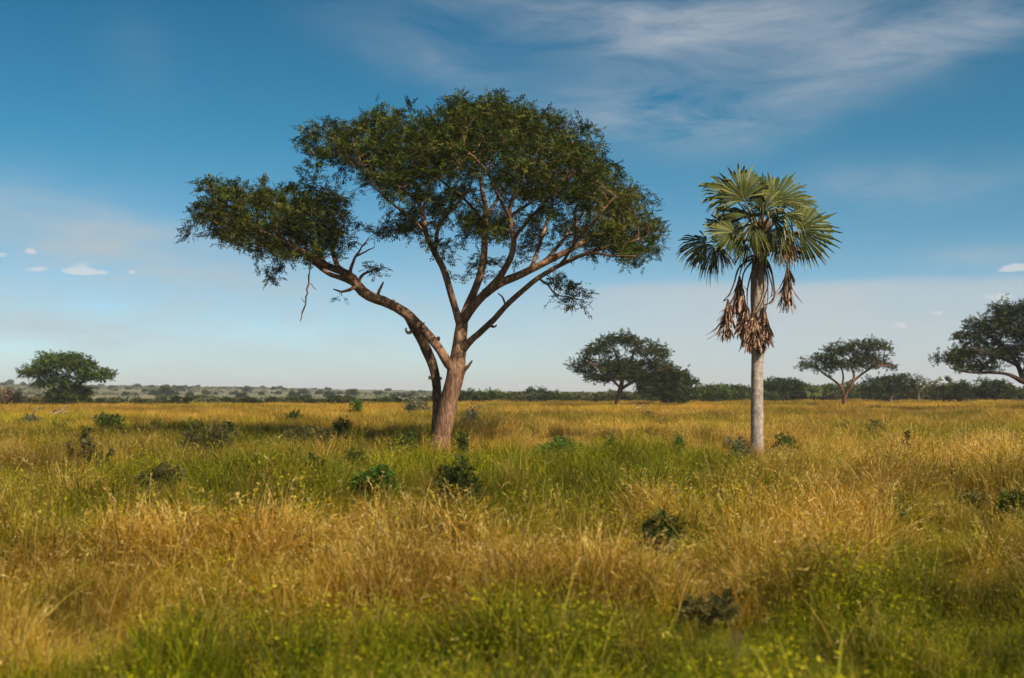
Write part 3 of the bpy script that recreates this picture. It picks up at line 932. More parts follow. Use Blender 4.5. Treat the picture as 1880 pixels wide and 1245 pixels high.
def build_palm():
    Y0 = 45.0
    K = Y0 / F
    base = np.array([gx(1390, Y0), Y0, 0.0])
    root = empty('palm_tree', base, 'borassus style fan palm with smooth grey trunk and skirt of dead leaves'.replace('borassus style ', 'tall '), 'palm')
    mb = MB()
    q = resample(px_pts([(1390, 852, 38, 0), (1390, 838, 29, 0), (1390, 822, 25, 0), (1390, 760, 23, 0), (1390, 700, 22, 0), (1391, 640, 22.5, 0), (1392, 580, 26, 0), (1392, 535, 28, 0), (1393, 490, 26, 0), (1396, 455, 22, 0), (1398, 425, 17, 0), (1399, 400, 10, 0)], Y0), .12)
    tube(mb, q[:, :3], q[:, 3] * (1 + .008 * np.sin(np.arange(len(q)) * 2.1)), 20, .5, .012)
    mb.build('trunk', M['palm_bark'], root, base, True)
    # leaf bases (boots) round the growing tip
    mb = MB()
    for k in range(34):
        a = k * 2.4; z = .2 + .05 * k
        c = at(1397, 478, Y0) + np.array([0, 0, z * .75])
        d = np.array([math.cos(a), math.sin(a), 0])
        P = np.array([c + d * .14, c + d * .27 + [0, 0, .1], c + d * .36 + [0, 0, .28], c + d * (.42 + .1 * rng.uniform()) + [0, 0, .5]])
        tube(mb, P, np.array([.085, .075, .05, .035]), 5, rng.uniform(.0, .6))
    mb.build('leaf_bases', M['petiole'], root, base).name = 'leaf_base'
    crown = at(1398, 432, Y0)

    def frond(hubpx, axis, normal, Rpx, spread, dep, droop, mat='palm_leaf', start=None, nseg=46, ragged=0., wilt=0., label=None, sag=.0, seed=0, split=.76):
        if mat == 'palm_leaf' and not wilt: nseg = int(nseg * .75); Rpx *= 1.04
        if wilt: nseg += 26
        hub = at(hubpx[0], hubpx[1], Y0 + dep)
        mbf = fan(hub, np.array(axis, float), np.array(normal, float), Rpx * K, spread, nseg, droop * 1.5 + .04, split, .06, ragged, wilt, seed)
        o = mbf.build('frond', M[mat], root, base)
        if label: o['label'] = label
        s = crown + np.array([0, 0, -.35]) if start is None else start
        mid = (s + hub) / 2 + np.array([0, 0, .12 * np.linalg.norm(hub - s) + sag])
        c = resample(np.array([[*s, .05], [*mid, .035], [*hub, .022], [*(hub + norm(np.array(axis, float)) * Rpx * K * .25), .010]]), .12)
        pm = MB(); tube(pm, c[:, :3], c[:, 3], 6, .35 if mat == 'palm_dead' else .7)
        pm.build('petiole', M['petiole'], o, base)
        return o

    def ax(deg, toward=0.0):
        """axis in the picture plane (deg, 90 = up) leaning towards (-) or away (+) from the camera"""
        return [math.cos(R(deg)), toward, math.sin(R(deg))]
    # live leaves: hub px, axis, normal, radius px, half spread, depth offset, droop
    G = 'palm_leaf'
    frond((1345, 362), ax(148, -.1), [.3, -.75, .6], 78, 1.35, -.5, .16, seed=1)
    frond((1366, 368), ax(112, -.35), [.1, -.95, .35], 84, 1.5, -1.0, .10, seed=2, nseg=40)
    frond((1398, 372), ax(92, .45), [0, -.9, .4], 76, 1.35, .7, .06, seed=3)
    frond((1421, 372), ax(62, .1), [-.1, -.9, .4], 80, 1.45, .2, .12, seed=4, nseg=38)
    frond((1440, 378), ax(42, .5), [-.3, -.6, .7], 72, 1.3, .9, .14, seed=5)
    frond((1466, 425), ax(12, -.25), [-.1, -.93, .2], 78, 1.65, -.5, .10, seed=6, nseg=42)
    frond((1462, 412), ax(28, .3), [-.2, -.7, .6], 72, 1.3, .5, .15, seed=7)
    frond((1349, 427), ax(172, -.35), [.25, -.7, .65], 68, 1.75, -.9, .08, seed=8, nseg=40, label='pale yellow green frond facing the camera at the left of the crown')
    frond((1298, 445), ax(176, .1), [.15, -.75, .6], 62, 1.55, -.2, .22, seed=9)
    frond((1312, 452), ax(205, -.2), [-.1, -.8, .5], 58, 1.2, -.4, .30, seed=10)
    frond((1375, 395), ax(150, .6), [.3, -.5, .8], 72, 1.3, 1.0, .15, seed=11)
    frond((1420, 410), ax(70, -.7), [0, -.6, .8], 62, 1.5, -1.0, .25, seed=12)
    frond((1382, 400), ax(118, .8), [0, -.4, .9], 66, 1.3, 1.3, .2, seed=13)
    frond((1436, 400), ax(25, -.7), [-.2, -.5, .8], 60, 1.3, -1.1, .35, seed=14)
    frond((1362, 410), ax(200, .5), [.2, .4, .8], 64, 1.3, .9, .35, seed=15)
    frond((1400, 388), ax(88, -.2), [.3, -.9, .2], 60, 1.2, -.5, .05, seed=16)
    frond((1450, 430), ax(-15, .6), [-.2, .3, .9], 62, 1.3, .8, .4, seed=17)
    frond((1384, 412), ax(235, -.9), [.2, -.6, .7], 56, 1.4, -1.1, .25, seed=18)
    frond((1418, 420), ax(300, -.9), [-.2, -.6, .7], 54, 1.4, -1.0, .3, seed=19)
    frond((1402, 398), ax(80, -1.0), [.1, -.5, .8], 60, 1.5, -1.3, .3, seed=24)
    # withering leaves
    dl = 'withering brown frond drooping from the crown'
    frond((1322, 452), ax(268, -.15), [-.3, -.9, .1], 46, .9, -.4, .1, 'palm_dead', ragged=.3, wilt=1, seed=20, label=dl, nseg=30)
    frond((1434, 436), ax(275, -.2), [.1, -.95, .1], 50, 1.0, -.6, .1, 'palm_dead', ragged=.35, wilt=1, seed=21, label=dl, nseg=30)
    frond((1452, 440), ax(262, -.1), [.3, -.9, .1], 40, .7, -.2, .1, 'palm_dead', ragged=.35, wilt=1, seed=22, label=dl, nseg=24)
    frond((1372, 448), ax(245, -.2), [-.2, -.9, .1], 44, .8, -.4, .1, 'palm_leaf', ragged=.3, wilt=.8, seed=23, nseg=26)
    # dead hanging leaves with their curved stalks
    top = at(1396, 478, Y0)

    def dead(px, py, L, spread, dep, seed, path, label, n=64):
        L *= 1.12; spread *= .8
        hub = at(px, py, Y0 + dep)
        mbf = fan(hub, np.array([rng.normal(0, .05), rng.normal(0, .05), -1.]), np.array([rng.normal(0, .4), -1, 0]), L * K, spread, n, -.02, .6, .07, .4, 1.4, seed)
        mb2 = fan(hub, np.array([.03, .08, -1.]), np.array([1, -.3, 0]), L * K * .92, spread * .8, n // 2, -.02, .6, .07, .4, 1.4, seed + 50)
        for V, T in zip(mb2.V, mb2.T): pass
        off = mbf.n
        mbf.add(np.concatenate(mb2.V), [np.concatenate(mb2.F[4])], np.concatenate(mb2.T))
        o = mbf.build('dead_frond', M['palm_dead'], root, base)
        o['label'] = label
        pts = [[*at(x, y, Y0 + z), r] for x, y, z, r in path] + [[*hub, .02]]
        c = resample(np.array(pts), .1); pm = MB(); tube(pm, c[:, :3], c[:, 3], 6, .1)
        pm.build('petiole', M['petiole'], o, base)
    dead(1358, 505, 80, .26, -.35, 31, [(1392, 470, -.2, .05), (1375, 472, -.35, .045), (1364, 485, -.4, .035)], 'dead brown frond hanging against the left of the trunk')
    dead(1337, 549, 72, .28, -.3, 32, [(1388, 472, -.25, .05), (1358, 490, -.4, .04), (1346, 525, -.4, .03), (1338, 542, -.35, .025), (1328, 553, -.3, .02)], 'lowest dead brown frond far left of the trunk')
    dead(1372, 560, 82, .30, -.42, 33, [(1390, 474, -.3, .04), (1380, 500, -.45, .035), (1372, 535, -.48, .03)], 'pale dead frond wrapped over the front left of the trunk')
    dead(1403, 560, 72, .20, -.40, 34, [(1402, 474, -.2, .05), (1416, 500, -.3, .04), (1421, 530, -.4, .03), (1417, 555, -.45, .025)], 'pale dead frond hanging over the front right of the trunk')
    dead(1388, 580, 60, .25, -.45, 35, [(1398, 470, -.35, .04), (1410, 520, -.45, .03), (1395, 565, -.47, .02)], 'short dead frond at the bottom of the skirt')
    dead(1446, 487, 80, .26, -.2, 36, [(1402, 462, -.2, .045), (1425, 462, -.25, .035), (1441, 472, -.22, .03)], 'dead dark brown frond hanging free right of the trunk')
    dead(1384, 562, 74, .30, -.44, 37, [(1396, 470, -.3, .04), (1388, 520, -.46, .03)], 'pale dead frond over the front of the trunk in the middle of the skirt')
    dead(1362, 545, 70, .30, -.2, 38, [(1388, 472, -.2, .05), (1366, 500, -.3, .035)], 'dead frond hanging between the trunk and the lowest left one')
    dead(1396, 600, 46, .26, -.40, 39, [(1404, 470, -.3, .03), (1408, 560, -.42, .02)], 'short straw coloured dead frond at the lower right of the skirt')
    # two bare hooked stalks right of the trunk
    for L in ([(1404, 470, .04, -.1), (1414, 490, .04, -.2), (1420, 520, .035, -.2), (1421, 545, .028, -.2), (1412, 556, .016, -.2)], [(1404, 474, .04, 0), (1412, 505, .03, 0), (1418, 530, .026, 0), (1416, 545, .02, 0)]):
        c = resample(np.array([[*at(x, y, Y0 + z), r] for x, y, r, z in L]), .1); pm = MB(); tube(pm, c[:, :3], c[:, 3], 6, 0)
        pm.build('petiole', M['petiole'], root, base)


build_palm()


# ------------------------------------------------------------------ background trees
BT = [spray_template(11, .20, .46, .2, 100 + k) for k in range(4)]


def bgtree(name, label, Y, trunks, lobes, leaf='dark_leaf', bark='far_bark', cat='tree', n_att=1000, leafsize=(.5, .95), step=.5, reps=2, group=None, tip=.025, flat=.5, keep=1.0, thin_max=7):
    k = Y / F; trunks = [[(a, b, w * .8, d) for a, b, w, d in L] for L in trunks]; leafsize = (leafsize[0] * .8, leafsize[1] * .72); reps += 4; n_att = int(n_att * 1.5)
    bx = gx(trunks[0][0][0], Y); bz = float(hgt(bx, Y))
    base = np.array([bx, Y, bz])
    root = empty(name, base, label, cat, group)
    t = Tree()
    first = True
    for L in trunks:
        P = px_pts(L, Y)
        if first:
            P[0, 2] = bz - .25
            t.limbline(P, 0, None, step * .8); first = False
        else:
            t.limbline(P, 0, t.nearest(P[0, :3]), step * .8)
    bn = len(t.P)
    A = []
    area = sum(rx * ry for _, _, rx, ry, *_ in lobes)
    for (px, py, rx, ry, *rest) in lobes:
        dz = rest[0] if rest else 0.0
        m = max(12, int(n_att * rx * ry / area))
        c = at(px, py, Y + dz)
        ncl = max(3, m // 9)
        v = norm(rng.normal(0, 1, (ncl, 3))) * (rng.uniform(0, 1, (ncl, 1)) ** .38)
        v[:, 2] = np.where(v[:, 2] < -.35, -v[:, 2] * .4, v[:, 2])
        C = c + v * np.array([rx * k, rx * k * .9, ry * k])
        A.append((C[:, None] + rng.normal(0, 1, (ncl, 9, 3)) * np.array([.45, .45, .2])).reshape(-1, 3))
    A = np.concatenate(A)
    t.grow(A, step, 5.0, step * 1.2, 120, .3)
    t.finish(tip, 2.3)
    t.wood(M[bark], root, base, {0: 'trunk'}, (8, 5, 3), .06)
    th = np.where((t.down <= thin_max) & (np.arange(len(t.P)) >= bn))[0]
    if keep < 1: th = th[rng.uniform(size=len(th)) < keep]
    P = t.Pn[th]; D = norm(P - t.Pn[t.parn[th]])
    mb = MB()
    for _ in range(reps + 1):
        n = len(P)
        d = norm(D * .5 + rng.normal(0, .7, (n, 3)) * [1, 1, .6])
        sprays(mb, P + rng.normal(0, .30, (n, 3)) * [1, 1, .75], d, rng.uniform(*leafsize, n), BT, flat)
    mb.build('crown', M[leaf], root, base)
    return root


def g_y(Y): return HOR + EYE * F / Y


# left bushy tree
bgtree('bushy_tree', 'squat rounded green tree standing alone on the far left', 175,
       [[(130, 752, 16, 0), (128, 735, 12, 0), (120, 715, 9, 0), (105, 690, 5, 0)], [(128, 735, 8, 0), (142, 712, 7, .5), (158, 692, 5, .8)], [(122, 738, 8, 0), (100, 715, 6, -.5), (75, 698, 4, -.8)]],
       [(120, 672, 52, 20), (75, 686, 36, 13), (168, 688, 38, 14), (125, 660, 28, 12), (110, 700, 40, 16), (140, 725, 26, 18), (118, 738, 34, 12), (60, 684, 24, 8), (190, 690, 18, 9), (120, 725, 32, 14), (90, 660, 22, 9)], 'bush_leaf', 'dark_bark', n_att=2600, leafsize=(.45, .9), reps=3)
bgtree('dry_bush', 'reddish brown leafless looking bush at the left edge', 178,
       [[(10, 750, 6, 0), (12, 735, 4, 0), (14, 720, 3, 0)], [(10, 745, 4, 0), (-8, 728, 3, 0)], [(10, 745, 4, 0), (28, 728, 3, 0)]],
       [(8, 725, 26, 15), (-16, 727, 22, 12), (22, 733, 16, 11)], 'russet_leaf', 'stem', 'bush', n_att=700, leafsize=(.3, .6), reps=2)
# middle tree
bgtree('savanna_tree', 'broad domed tree with orange trunk between the acacia and the palm', 165,
       [[(1131, 756, 13, 0), (1134, 735, 11, 0), (1139, 715, 12, 0), (1142, 700, 9, 0)], [(1139, 715, 8, 0), (1160, 702, 7, -.5), (1185, 690, 6, -1), (1208, 680, 4, -1.5)], [(1141, 706, 8, 0), (1138, 680, 7, .5), (1132, 655, 5, 1), (1125, 635, 3, 1.2)],
        [(1141, 700, 8, 0), (1155, 670, 6, -.6), (1165, 645, 5, -1), (1175, 625, 3, -1)], [(1139, 712, 6, 0), (1115, 690, 5, -1), (1090, 670, 4, -1.5), (1070, 662, 3, -2)]],
       [(1145, 628, 42, 17), (1100, 643, 30, 16), (1195, 645, 30, 18), (1080, 668, 24, 16), (1068, 680, 16, 12), (1140, 675, 46, 20), (1200, 675, 36, 20), (1225, 690, 30, 16), (1105, 692, 26, 15), (1155, 690, 40, 16), (1240, 705, 22, 12)], 'dark_leaf', n_att=2600, leafsize=(.45, .85), reps=3)
bgtree('leaning_tree', 'dense dark tree touching the right side of the domed tree', 185,
       [[(1222, 750, 9, 0), (1220, 728, 8, 0), (1222, 705, 6, 0), (1230, 690, 4, 0)]],
       [(1235, 692, 34, 15), (1262, 702, 20, 12), (1205, 702, 30, 16), (1225, 718, 34, 14), (1190, 715, 20, 15), (1240, 735, 24, 10)], 'dark_leaf', n_att=1300, leafsize=(.5, .95), reps=3)
# right middle tree
bgtree('savanna_tree', 'airy spreading tree with pale forked trunk right of the palm', 170,
       [[(1548, 756, 11, 0), (1550, 735, 10, 0), (1553, 722, 9, 0)], [(1550, 730, 7, 0), (1545, 712, 6, .3), (1530, 698, 5, .6), (1512, 686, 4, 1), (1498, 674, 3, 1.2)], [(1553, 722, 8, 0), (1563, 708, 7, -.4), (1568, 690, 6, -.6), (1562, 668, 4, -.8), (1572, 648, 3, -1)],
        [(1566, 700, 6, -.4), (1585, 685, 5, -.8), (1610, 672, 4, -1.2), (1635, 672, 2.5, -1.4)], [(1545, 712, 5, .3), (1548, 690, 4, .8), (1540, 665, 3, 1.2), (1530, 648, 2.5, 1.4)]],
       [(1605, 636, 26, 11), (1565, 640, 24, 11), (1535, 645, 22, 11), (1510, 662, 22, 11), (1490, 672, 18, 10), (1590, 655, 32, 10), (1545, 670, 30, 9), (1600, 670, 24, 8), (1632, 674, 11, 10), (1572, 665, 22, 10)], 'dark_leaf', 'far_bark', n_att=1700, leafsize=(.42, .8), reps=3)
# large tree at the right edge
bgtree('umbrella_tree', 'large dark spreading tree cut off by the right edge', 130,
       [[(1918, 766, 26, 0), (1914, 738, 22, 0), (1898, 708, 20, 0), (1880, 690, 18, 0)], [(1880, 702, 14, 0), (1852, 688, 8, -.5), (1815, 684, 6, -1), (1780, 684, 4.5, -1.4), (1745, 676, 3, -1.8)], [(1878, 695, 14, 0), (1868, 670, 10, .6), (1850, 645, 8, 1.2), (1830, 625, 6, 1.8), (1800, 610, 4, 2.2)],
        [(1878, 692, 14, 0), (1890, 660, 11, .4), (1900, 625, 8, .8), (1895, 590, 6, 1)], [(1878, 695, 12, 0), (1920, 665, 9, -.5), (1965, 645, 6, -1), (2010, 640, 4, -1.4)], [(1870, 672, 8, .6), (1845, 660, 6, -.8), (1815, 650, 5, -2), (1785, 640, 3, -2.6)]],
       [(a + 20, b, c_, d_) for a, b, c_, d_ in [(1880, 572, 70, 22), (1815, 595, 50, 20), (1775, 620, 38, 17), (1850, 610, 60, 20), (1745, 655, 36, 13), (1790, 650, 44, 16), (1840, 645, 40, 16), (1770, 672, 34, 10), (1725, 660, 18, 9), (1940, 590, 60, 24), (1985, 620, 50, 24), (2010, 655, 40, 18), (1920, 630, 60, 22), (1870, 665, 22, 9), (1822, 570, 24, 12)]], 'dark_leaf', 'dark_bark', n_att=3600, leafsize=(.42, .8), reps=3)
# trees in the belt on the right
bgtree('savanna_tree', 'low flat topped tree in the tree belt just right of the palm trunk', 230,
       [[(1440, 745, 8, 0), (1439, 728, 6, 0), (1438, 714, 4, 0)]], [(1440, 703, 30, 7), (1418, 708, 16, 6), (1458, 710, 14, 6), (1432, 712, 26, 6)], 'dark_leaf', n_att=600, leafsize=(.6, 1.1))
bgtree('savanna_tree', 'dark loose crowned tree behind the airy forked tree', 215,
       [[(1632, 746, 8, 0), (1636, 728, 7, 0), (1642, 712, 5, 0)], [(1636, 726, 4, 0), (1615, 710, 3, 0)], [(1638, 722, 4, 0), (1660, 704, 3, 0)]], [(1645, 697, 26, 10), (1615, 703, 20, 11), (1668, 706, 20, 9), (1600, 712, 18, 10), (1640, 712, 26, 8)], 'dark_leaf', 'pale_bark', n_att=800, leafsize=(.5, .95))
bgtree('bare_tree', 'half bare grey tree with thin foliage in the right tree belt', 222,
       [[(1684, 746, 6, 0), (1686, 726, 5, 0), (1684, 710, 4, 0)], [(1686, 722, 4, 0), (1700, 708, 3, 0), (1712, 700, 2, 0)], [(1686, 720, 4, 0), (1674, 706, 3, 0)]], [(1682, 700, 16, 10), (1704, 706, 16, 9), (1672, 712, 12, 9)], 'olive_leaf', 'pale_bark', n_att=420, leafsize=(.35, .7), reps=1, keep=.5)
bgtree('savanna_tree', 'rounded dark tree in the belt beside the small distant palm', 225,
       [[(1760, 746, 8, 0), (1760, 728, 6, 0), (1760, 716, 4, 0)]], [(1758, 712, 22, 10), (1775, 718, 16, 10), (1745, 722, 16, 10), (1762, 726, 24, 9)], 'dark_leaf', n_att=650, leafsize=(.55, 1.0), reps=3)
bgtree('savanna_tree', 'dome shaped dark tree in the belt below the large right tree', 225,
       [[(1828, 746, 8, 0), (1828, 728, 6, 0), (1828, 714, 4, 0)]], [(1828, 708, 30, 12), (1808, 718, 18, 10), (1848, 718, 18, 12), (1828, 722, 32, 12)], 'dark_leaf', n_att=800, leafsize=(.55, 1.0), reps=3)
bgtree('savanna_tree', 'round green tree right of the leaning dark tree', 225,
       [[(1308, 748, 8, 0), (1308, 730, 6, 0), (1308, 720, 4, 0)]], [(1306, 720, 22, 10), (1290, 728, 14, 8), (1325, 727, 18, 9), (1306, 732, 28, 8)], 'bush_leaf', n_att=650, leafsize=(.5, 1.0), reps=3)
bgtree('savanna_tree', 'dark round tree on the skyline left of the domed tree', 235,
       [[(985, 746, 8, 0), (985, 730, 6, 0), (985, 722, 4, 0)]], [(985, 722, 20, 8), (1005, 726, 16, 7), (968, 730, 14, 7), (988, 733, 26, 6)], 'dark_leaf', n_att=550, leafsize=(.5, 1.0), reps=3)
bgtree('savanna_tree', 'bright green bushy tree just right of the acacia trunk', 225,
       [[(902, 748, 6, 0), (902, 735, 5, 0), (902, 727, 4, 0)]], [(900, 728, 26, 8), (880, 733, 18, 7), (925, 733, 16, 7), (900, 738, 34, 6)], 'bush_leaf', n_att=600, leafsize=(.5, 1.0), reps=3)
bgtree('savanna_tree', 'dark bush seen directly behind the right edge of the acacia trunk', 230,
       [[(860, 748, 6, 0), (860, 732, 5, 0), (860, 724, 3, 0)]], [(860, 726, 14, 8), (850, 732, 14, 8)], 'dark_leaf', n_att=260, leafsize=(.5, 1.0), reps=3)


def small_palm(px, ptop, Y, w, label):
    k = Y / F; bx = gx(px, Y); bz = float(hgt(bx, Y)); base = np.array([bx, Y, bz])
    root = empty('palm_tree', base, label, 'palm', 'small palms in the tree belt')
    c = at(px, ptop + 9, Y)
    mb = MB(); tube(mb, np.linspace(base - [0, 0, .2], c, 8), np.linspace(.2, .16, 8), 8, .5)
    mb.build('trunk', M['dark_bark'], root, base, True)
    for j in range(13):
        a = j * 2.4; el = rng.uniform(-.5, 1.0)
        d = np.array([math.cos(a) * math.cos(el), math.sin(a) * math.cos(el), math.sin(el)])
        f = fan(c + d * w * k * .5, d, np.array([-d[0] * .4, -.6, .8]), w * k * .85, 1.2, 14, .25, seed=int(px) + j)
        f.build('frond', M['palm_leaf'], root, base)


small_palm(1494, 708, 235, 15, 'small distant palm rising above bushes left of the airy forked tree')
small_palm(1732, 697, 225, 18, 'small distant palm with brownish trunk right of the half bare tree')
small_palm(1036, 722, 240, 14, 'pale small palm on the skyline left of the domed tree')
small_palm(952, 727, 235, 14, 'low pale palm among bushes right of the bright green bushy tree')


# ------------------------------------------------------------------ shrubs
def shrub_parts(seed, rx, rz, n_leaf, lsize, stems, lobes=7, fill=.42):
    """stem + foliage builders for a shrub about 2*rx wide and rz tall, base at the origin"""
    g = np.random.default_rng(seed)
    st, lf = MB(), MB()
    L = []
    for k in range(lobes):
        a = g.uniform(0, 6.28); q = rx * .62 * math.sqrt(g.uniform())
        L.append((q * math.cos(a), q * math.sin(a), rz * g.uniform(.45, .85) * (1 - .35 * q / rx), rx * g.uniform(.28, .5), rz * g.uniform(.16, .3)))
    for k in range(stems):
        l = L[k % lobes]
        tip = np.array([l[0], l[1], l[2]]) + g.normal(0, .12 * rx, 3)
        b = np.array([g.normal(0, .06 * rx), g.normal(0, .06 * rx), -.05])
        mid = (b + tip) / 2 + np.array([l[0] * .12, l[1] * .12, .08 * rz])
        c = resample(np.array([[*b, .02 * rz + .006], [*mid, .012 * rz + .004], [*tip, .004]]), max(.06, rz * .12))
        tube(st, c[:, :3], c[:, 3], 5, .4)
    per = n_leaf // lobes
    for l in L:
        v = norm(g.normal(0, 1, (per, 3))) * (g.uniform(0, 1, (per, 1)) ** fill)
        P = np.array(l[:3]) + v * np.array([l[3], l[3], l[4]])
        P[:, 2] = np.maximum(P[:, 2], .05 * rz)
        D = norm(v + g.normal(0, .7, v.shape) + [0, 0, .15])
        sprays(lf, P, D, g.uniform(*lsize, per), BT, .35)
    return st, lf


def make_shrub(name, label, cat, loc, rx, rz, leaf, n_leaf, lsize, stems=7, lobes=7, group=None, seed=0, rot=0):
    root = empty(name, loc, label, cat, group)
    st, lf = shrub_parts(seed, rx, rz, n_leaf, lsize, stems, lobes)
    st.build('stem', M['stem'], root, (0, 0, 0), True)
    lf.build('foliage', M[leaf], root)
    return root


def copy_thing(o, loc, rot, sc, label=None):
    c = o.copy(); COL.objects.link(c)
    c.location = loc; c.rotation_euler = (0, 0, rot); c.scale = sc
    if label: c['label'] = label
    for ch in o.children:
        d = ch.copy(); COL.objects.link(d); d.parent = c
    return c


# scrub belt at the far edge of the grass
BELT = 'shrubs in the scrub belt at the far edge of the grass'
protos = []
for k, (lf, rx, rz) in enumerate((('dark_leaf', 2.6, 2.4), ('dark_leaf', 3.4, 2.7), ('bush_leaf', 2.4, 2.3), ('olive_leaf', 2.8, 2.2), ('sage_leaf', 1.9, 1.6), ('olive_leaf', 2.2, 2.9))):
    protos.append((lf, rx, rz, None))
bl = {'dark_leaf': 'dark green thorn shrub in the scrub belt along the far grass edge', 'bush_leaf': 'mid green leafy shrub in the scrub belt along the far grass edge',
      'olive_leaf': 'dull olive brown shrub in the scrub belt along the far grass edge', 'sage_leaf': 'pale grey green shrub in the scrub belt along the far grass edge'}
made = {}
g = np.random.default_rng(77)
cnt = 0
for px in list(np.arange(-170, 2080, 17.0)):
    for row in range(2):
        p = px + g.uniform(-10, 10)
        lim = float(np.interp(p, [-600, 0, 400, 800, 1100, 1400, 2600], [185, 189, 197, 212, 232, 262, 268]))
        Y = lim + (g.uniform(2, 14) if row == 0 else g.uniform(16, 50))
        right = float(smooth(1000, 1350, p))
        if row == 0 and g.uniform() < .22 - .12 * right: continue
        k = int(g.choice(6, p=[.30, .22, .12, .18, .08, .10]))
        if right > .5 and g.uniform() < .6: k = int(g.choice([0, 1, 2]))
        x = gx(p, Y); z = float(hgt(x, Y))
        want = (10 + 16 * right + g.uniform(0, 12) + (8 if row else 0) * right + (9 if 850 < p < 1060 else 0)) * Y / F + .3 * (EYE * F / Y * Y / F)   # height in metres
        lf, rx, rz, _ = protos[k]
        h = np.clip(want * (.50 + .02 * right), .5, 3.8)
        sc = (h / rz * g.uniform(.9, 1.35),) * 2 + (h / rz,)
        if k not in made:
            made[k] = make_shrub('shrub', bl[lf], 'shrub', (x, Y, z), rx, rz, lf, 1000, (.5, 1.0), 8, 9, BELT, 300 + k)
            made[k].scale = sc
        else:
            copy_thing(made[k], (x, Y, z), g.uniform(0, 6.28), sc)
        cnt += 1
print('belt', cnt)

# far hillside: dark round trees one can tell apart, plus a scrub mass
HG = 'trees dotted over the distant hillside'
farp = make_shrub('distant_tree', 'tiny dark round tree dotted on the pale distant hillside at left', 'tree', (gx(300, 520), 520, float(hgt(gx(300, 520), 520))), 4.2, 4.4, 'dark_leaf', 260, (1.6, 2.6), 5, 6, HG, 901)
spots = [(300, 735), (232, 722), (270, 714), (205, 712), (375, 714), (330, 713), (395, 716), (455, 713), (425, 717), (510, 716), (560, 716), (605, 722), (588, 712), (650, 720), (20, 704), (45, 708), (75, 703), (95, 707), (250, 709), (300, 709), (350, 711), (480, 720), (540, 722), (625, 716), (700, 719), (725, 722), (760, 718), (410, 709), (350, 722), (445, 725)]
for q in range(90):
    spots.append((g.uniform(-120, 840), None))
for px, py in spots:
    if py is None: d = math.sqrt(g.uniform(330**2, 1500**2))
    else: d = float(np.interp(py, [703, 708, 714, 722, 736], [1450, 1150, 820, 560, 400]))
    x = gx(px, d)
    s = g.uniform(.35, .75) * (1.1 if py else .8) * (.75 + .5 * smooth(400, 1200, d))
    copy_thing(farp, (x, d, float(hgt(x, d)) - .1), g.uniform(0, 6.28), (s * g.uniform(1, 1.5), s * 1.2, s))


def scrub_mass():
    mb = MB()
    n = 5200
    d = np.sqrt(rng.uniform(290**2, 1900**2, n)); px = rng.uniform(-300, 1500, n)
    x = gx(px, d)
    k = (fbm(x, d, .012, 61) > -.25) & ~((px > 880) & (d > 1300))
    x, d = x[k], d[k]; n = len(x)
    z = hgt(x, d)
    s = rng.uniform(.7, 2.1, n)
    for rep in range(26):
        v = norm(rng.normal(0, 1, (n, 3))); v[:, 2] = abs(v[:, 2])
        P = np.stack([x, d, z], 1) + v * s[:, None] * np.array([1.5, 1.5, .85])
        D = norm(v + rng.normal(0, .5, (n, 3)))
        W = norm(np.cross(D, rng.normal(0, 1, (n, 3)))); q = s[:, None] * rng.uniform(.5, .9, (n, 1))
        V = np.stack([P - D * q * .5, P + W * q * .4, P + D * q * .5, P - W * q * .4], 1).reshape(-1, 3)
        tn = np.clip(.5 + .35 * fbm(x, d, .03, 62) + rng.normal(0, .12, n), 0, 1)
        mb.add(V, [np.arange(4 * n).reshape(-1, 4)], np.repeat(tn, 4))
    o = mb.build('scrub', M['sage_leaf'])
    o['label'] = 'low grey green scrub covering the distant plain and hillside'
    tag(o, cat='scrub', kind='stuff')


scrub_mass()

for k, (px, py, w, h, leaf, nm, lab) in enumerate(NEAR):
    Y = gdist(py); s = Y / F
    x = gx(px, Y); z = float(hgt(x, Y))
    ppm = F / Y * 1024 / 1880            # render pixels per metre
    ls = max(.09, min(.45, 2.5 / ppm))
    nl = int(np.clip(w * h * .20, 150, 1300))
    if nm == 'thorn_bush': nl = int(nl * .5)
    make_shrub(nm, lab, 'bush' if nm != 'weed' else 'weed', (x, Y, z), w * s * .50, h * s * (.95 if py < 815 else 1.15 if py < 880 else 1.32), leaf, nl, (ls * .8, ls * 1.6), 9, 8 if nm != 'thorn_bush' else 6, None, 500 + k)

# tall dark seed stalks at left
STALKS = 'tall dark seed stalks standing in the golden grass at left'
proto = None
for (px, py, h) in ((128, 878, 55), (160, 880, 78), (166, 884, 66), (186, 890, 50), (205, 888, 52), (1662, 868, 58)):
    Y = gdist(py); x = gx(px, Y); H = 1.3 * h * Y / F; z = float(hgt(x, Y))
    if proto is None:
        proto = empty('seed_stalk', (x, Y, z), 'tall dark brown seed stalk curving above the golden grass', 'weed', STALKS)
        mb = MB(); c = resample(np.array([[0, 0, -.05, .014], [.03, 0, .5, .012], [.02, .02, .85, .010], [-.06, .02, 1.0, .006]]), .08)
        tube(mb, c[:, :3], c[:, 3], 5, .4); mb.build('stem', M['stem'], proto, (0, 0, 0), True)
        mb = MB(); n = 90; t = rng.uniform(.45, 1, n); i = (t * (len(c) - 1)).astype(int)
        sprays(mb, c[i, :3] + rng.normal(0, .015, (n, 3)), norm(rng.normal(0, .5, (n, 3)) + [0, 0, .6]), rng.uniform(.06, .13, n), BT, .3)
        mb.build('seed_head', M['olive_leaf'], proto)
        proto.scale = (H, H, H); H0 = H
    else:
        copy_thing(proto, (x, Y, z), rng.uniform(0, 6.28), (H, H, H))

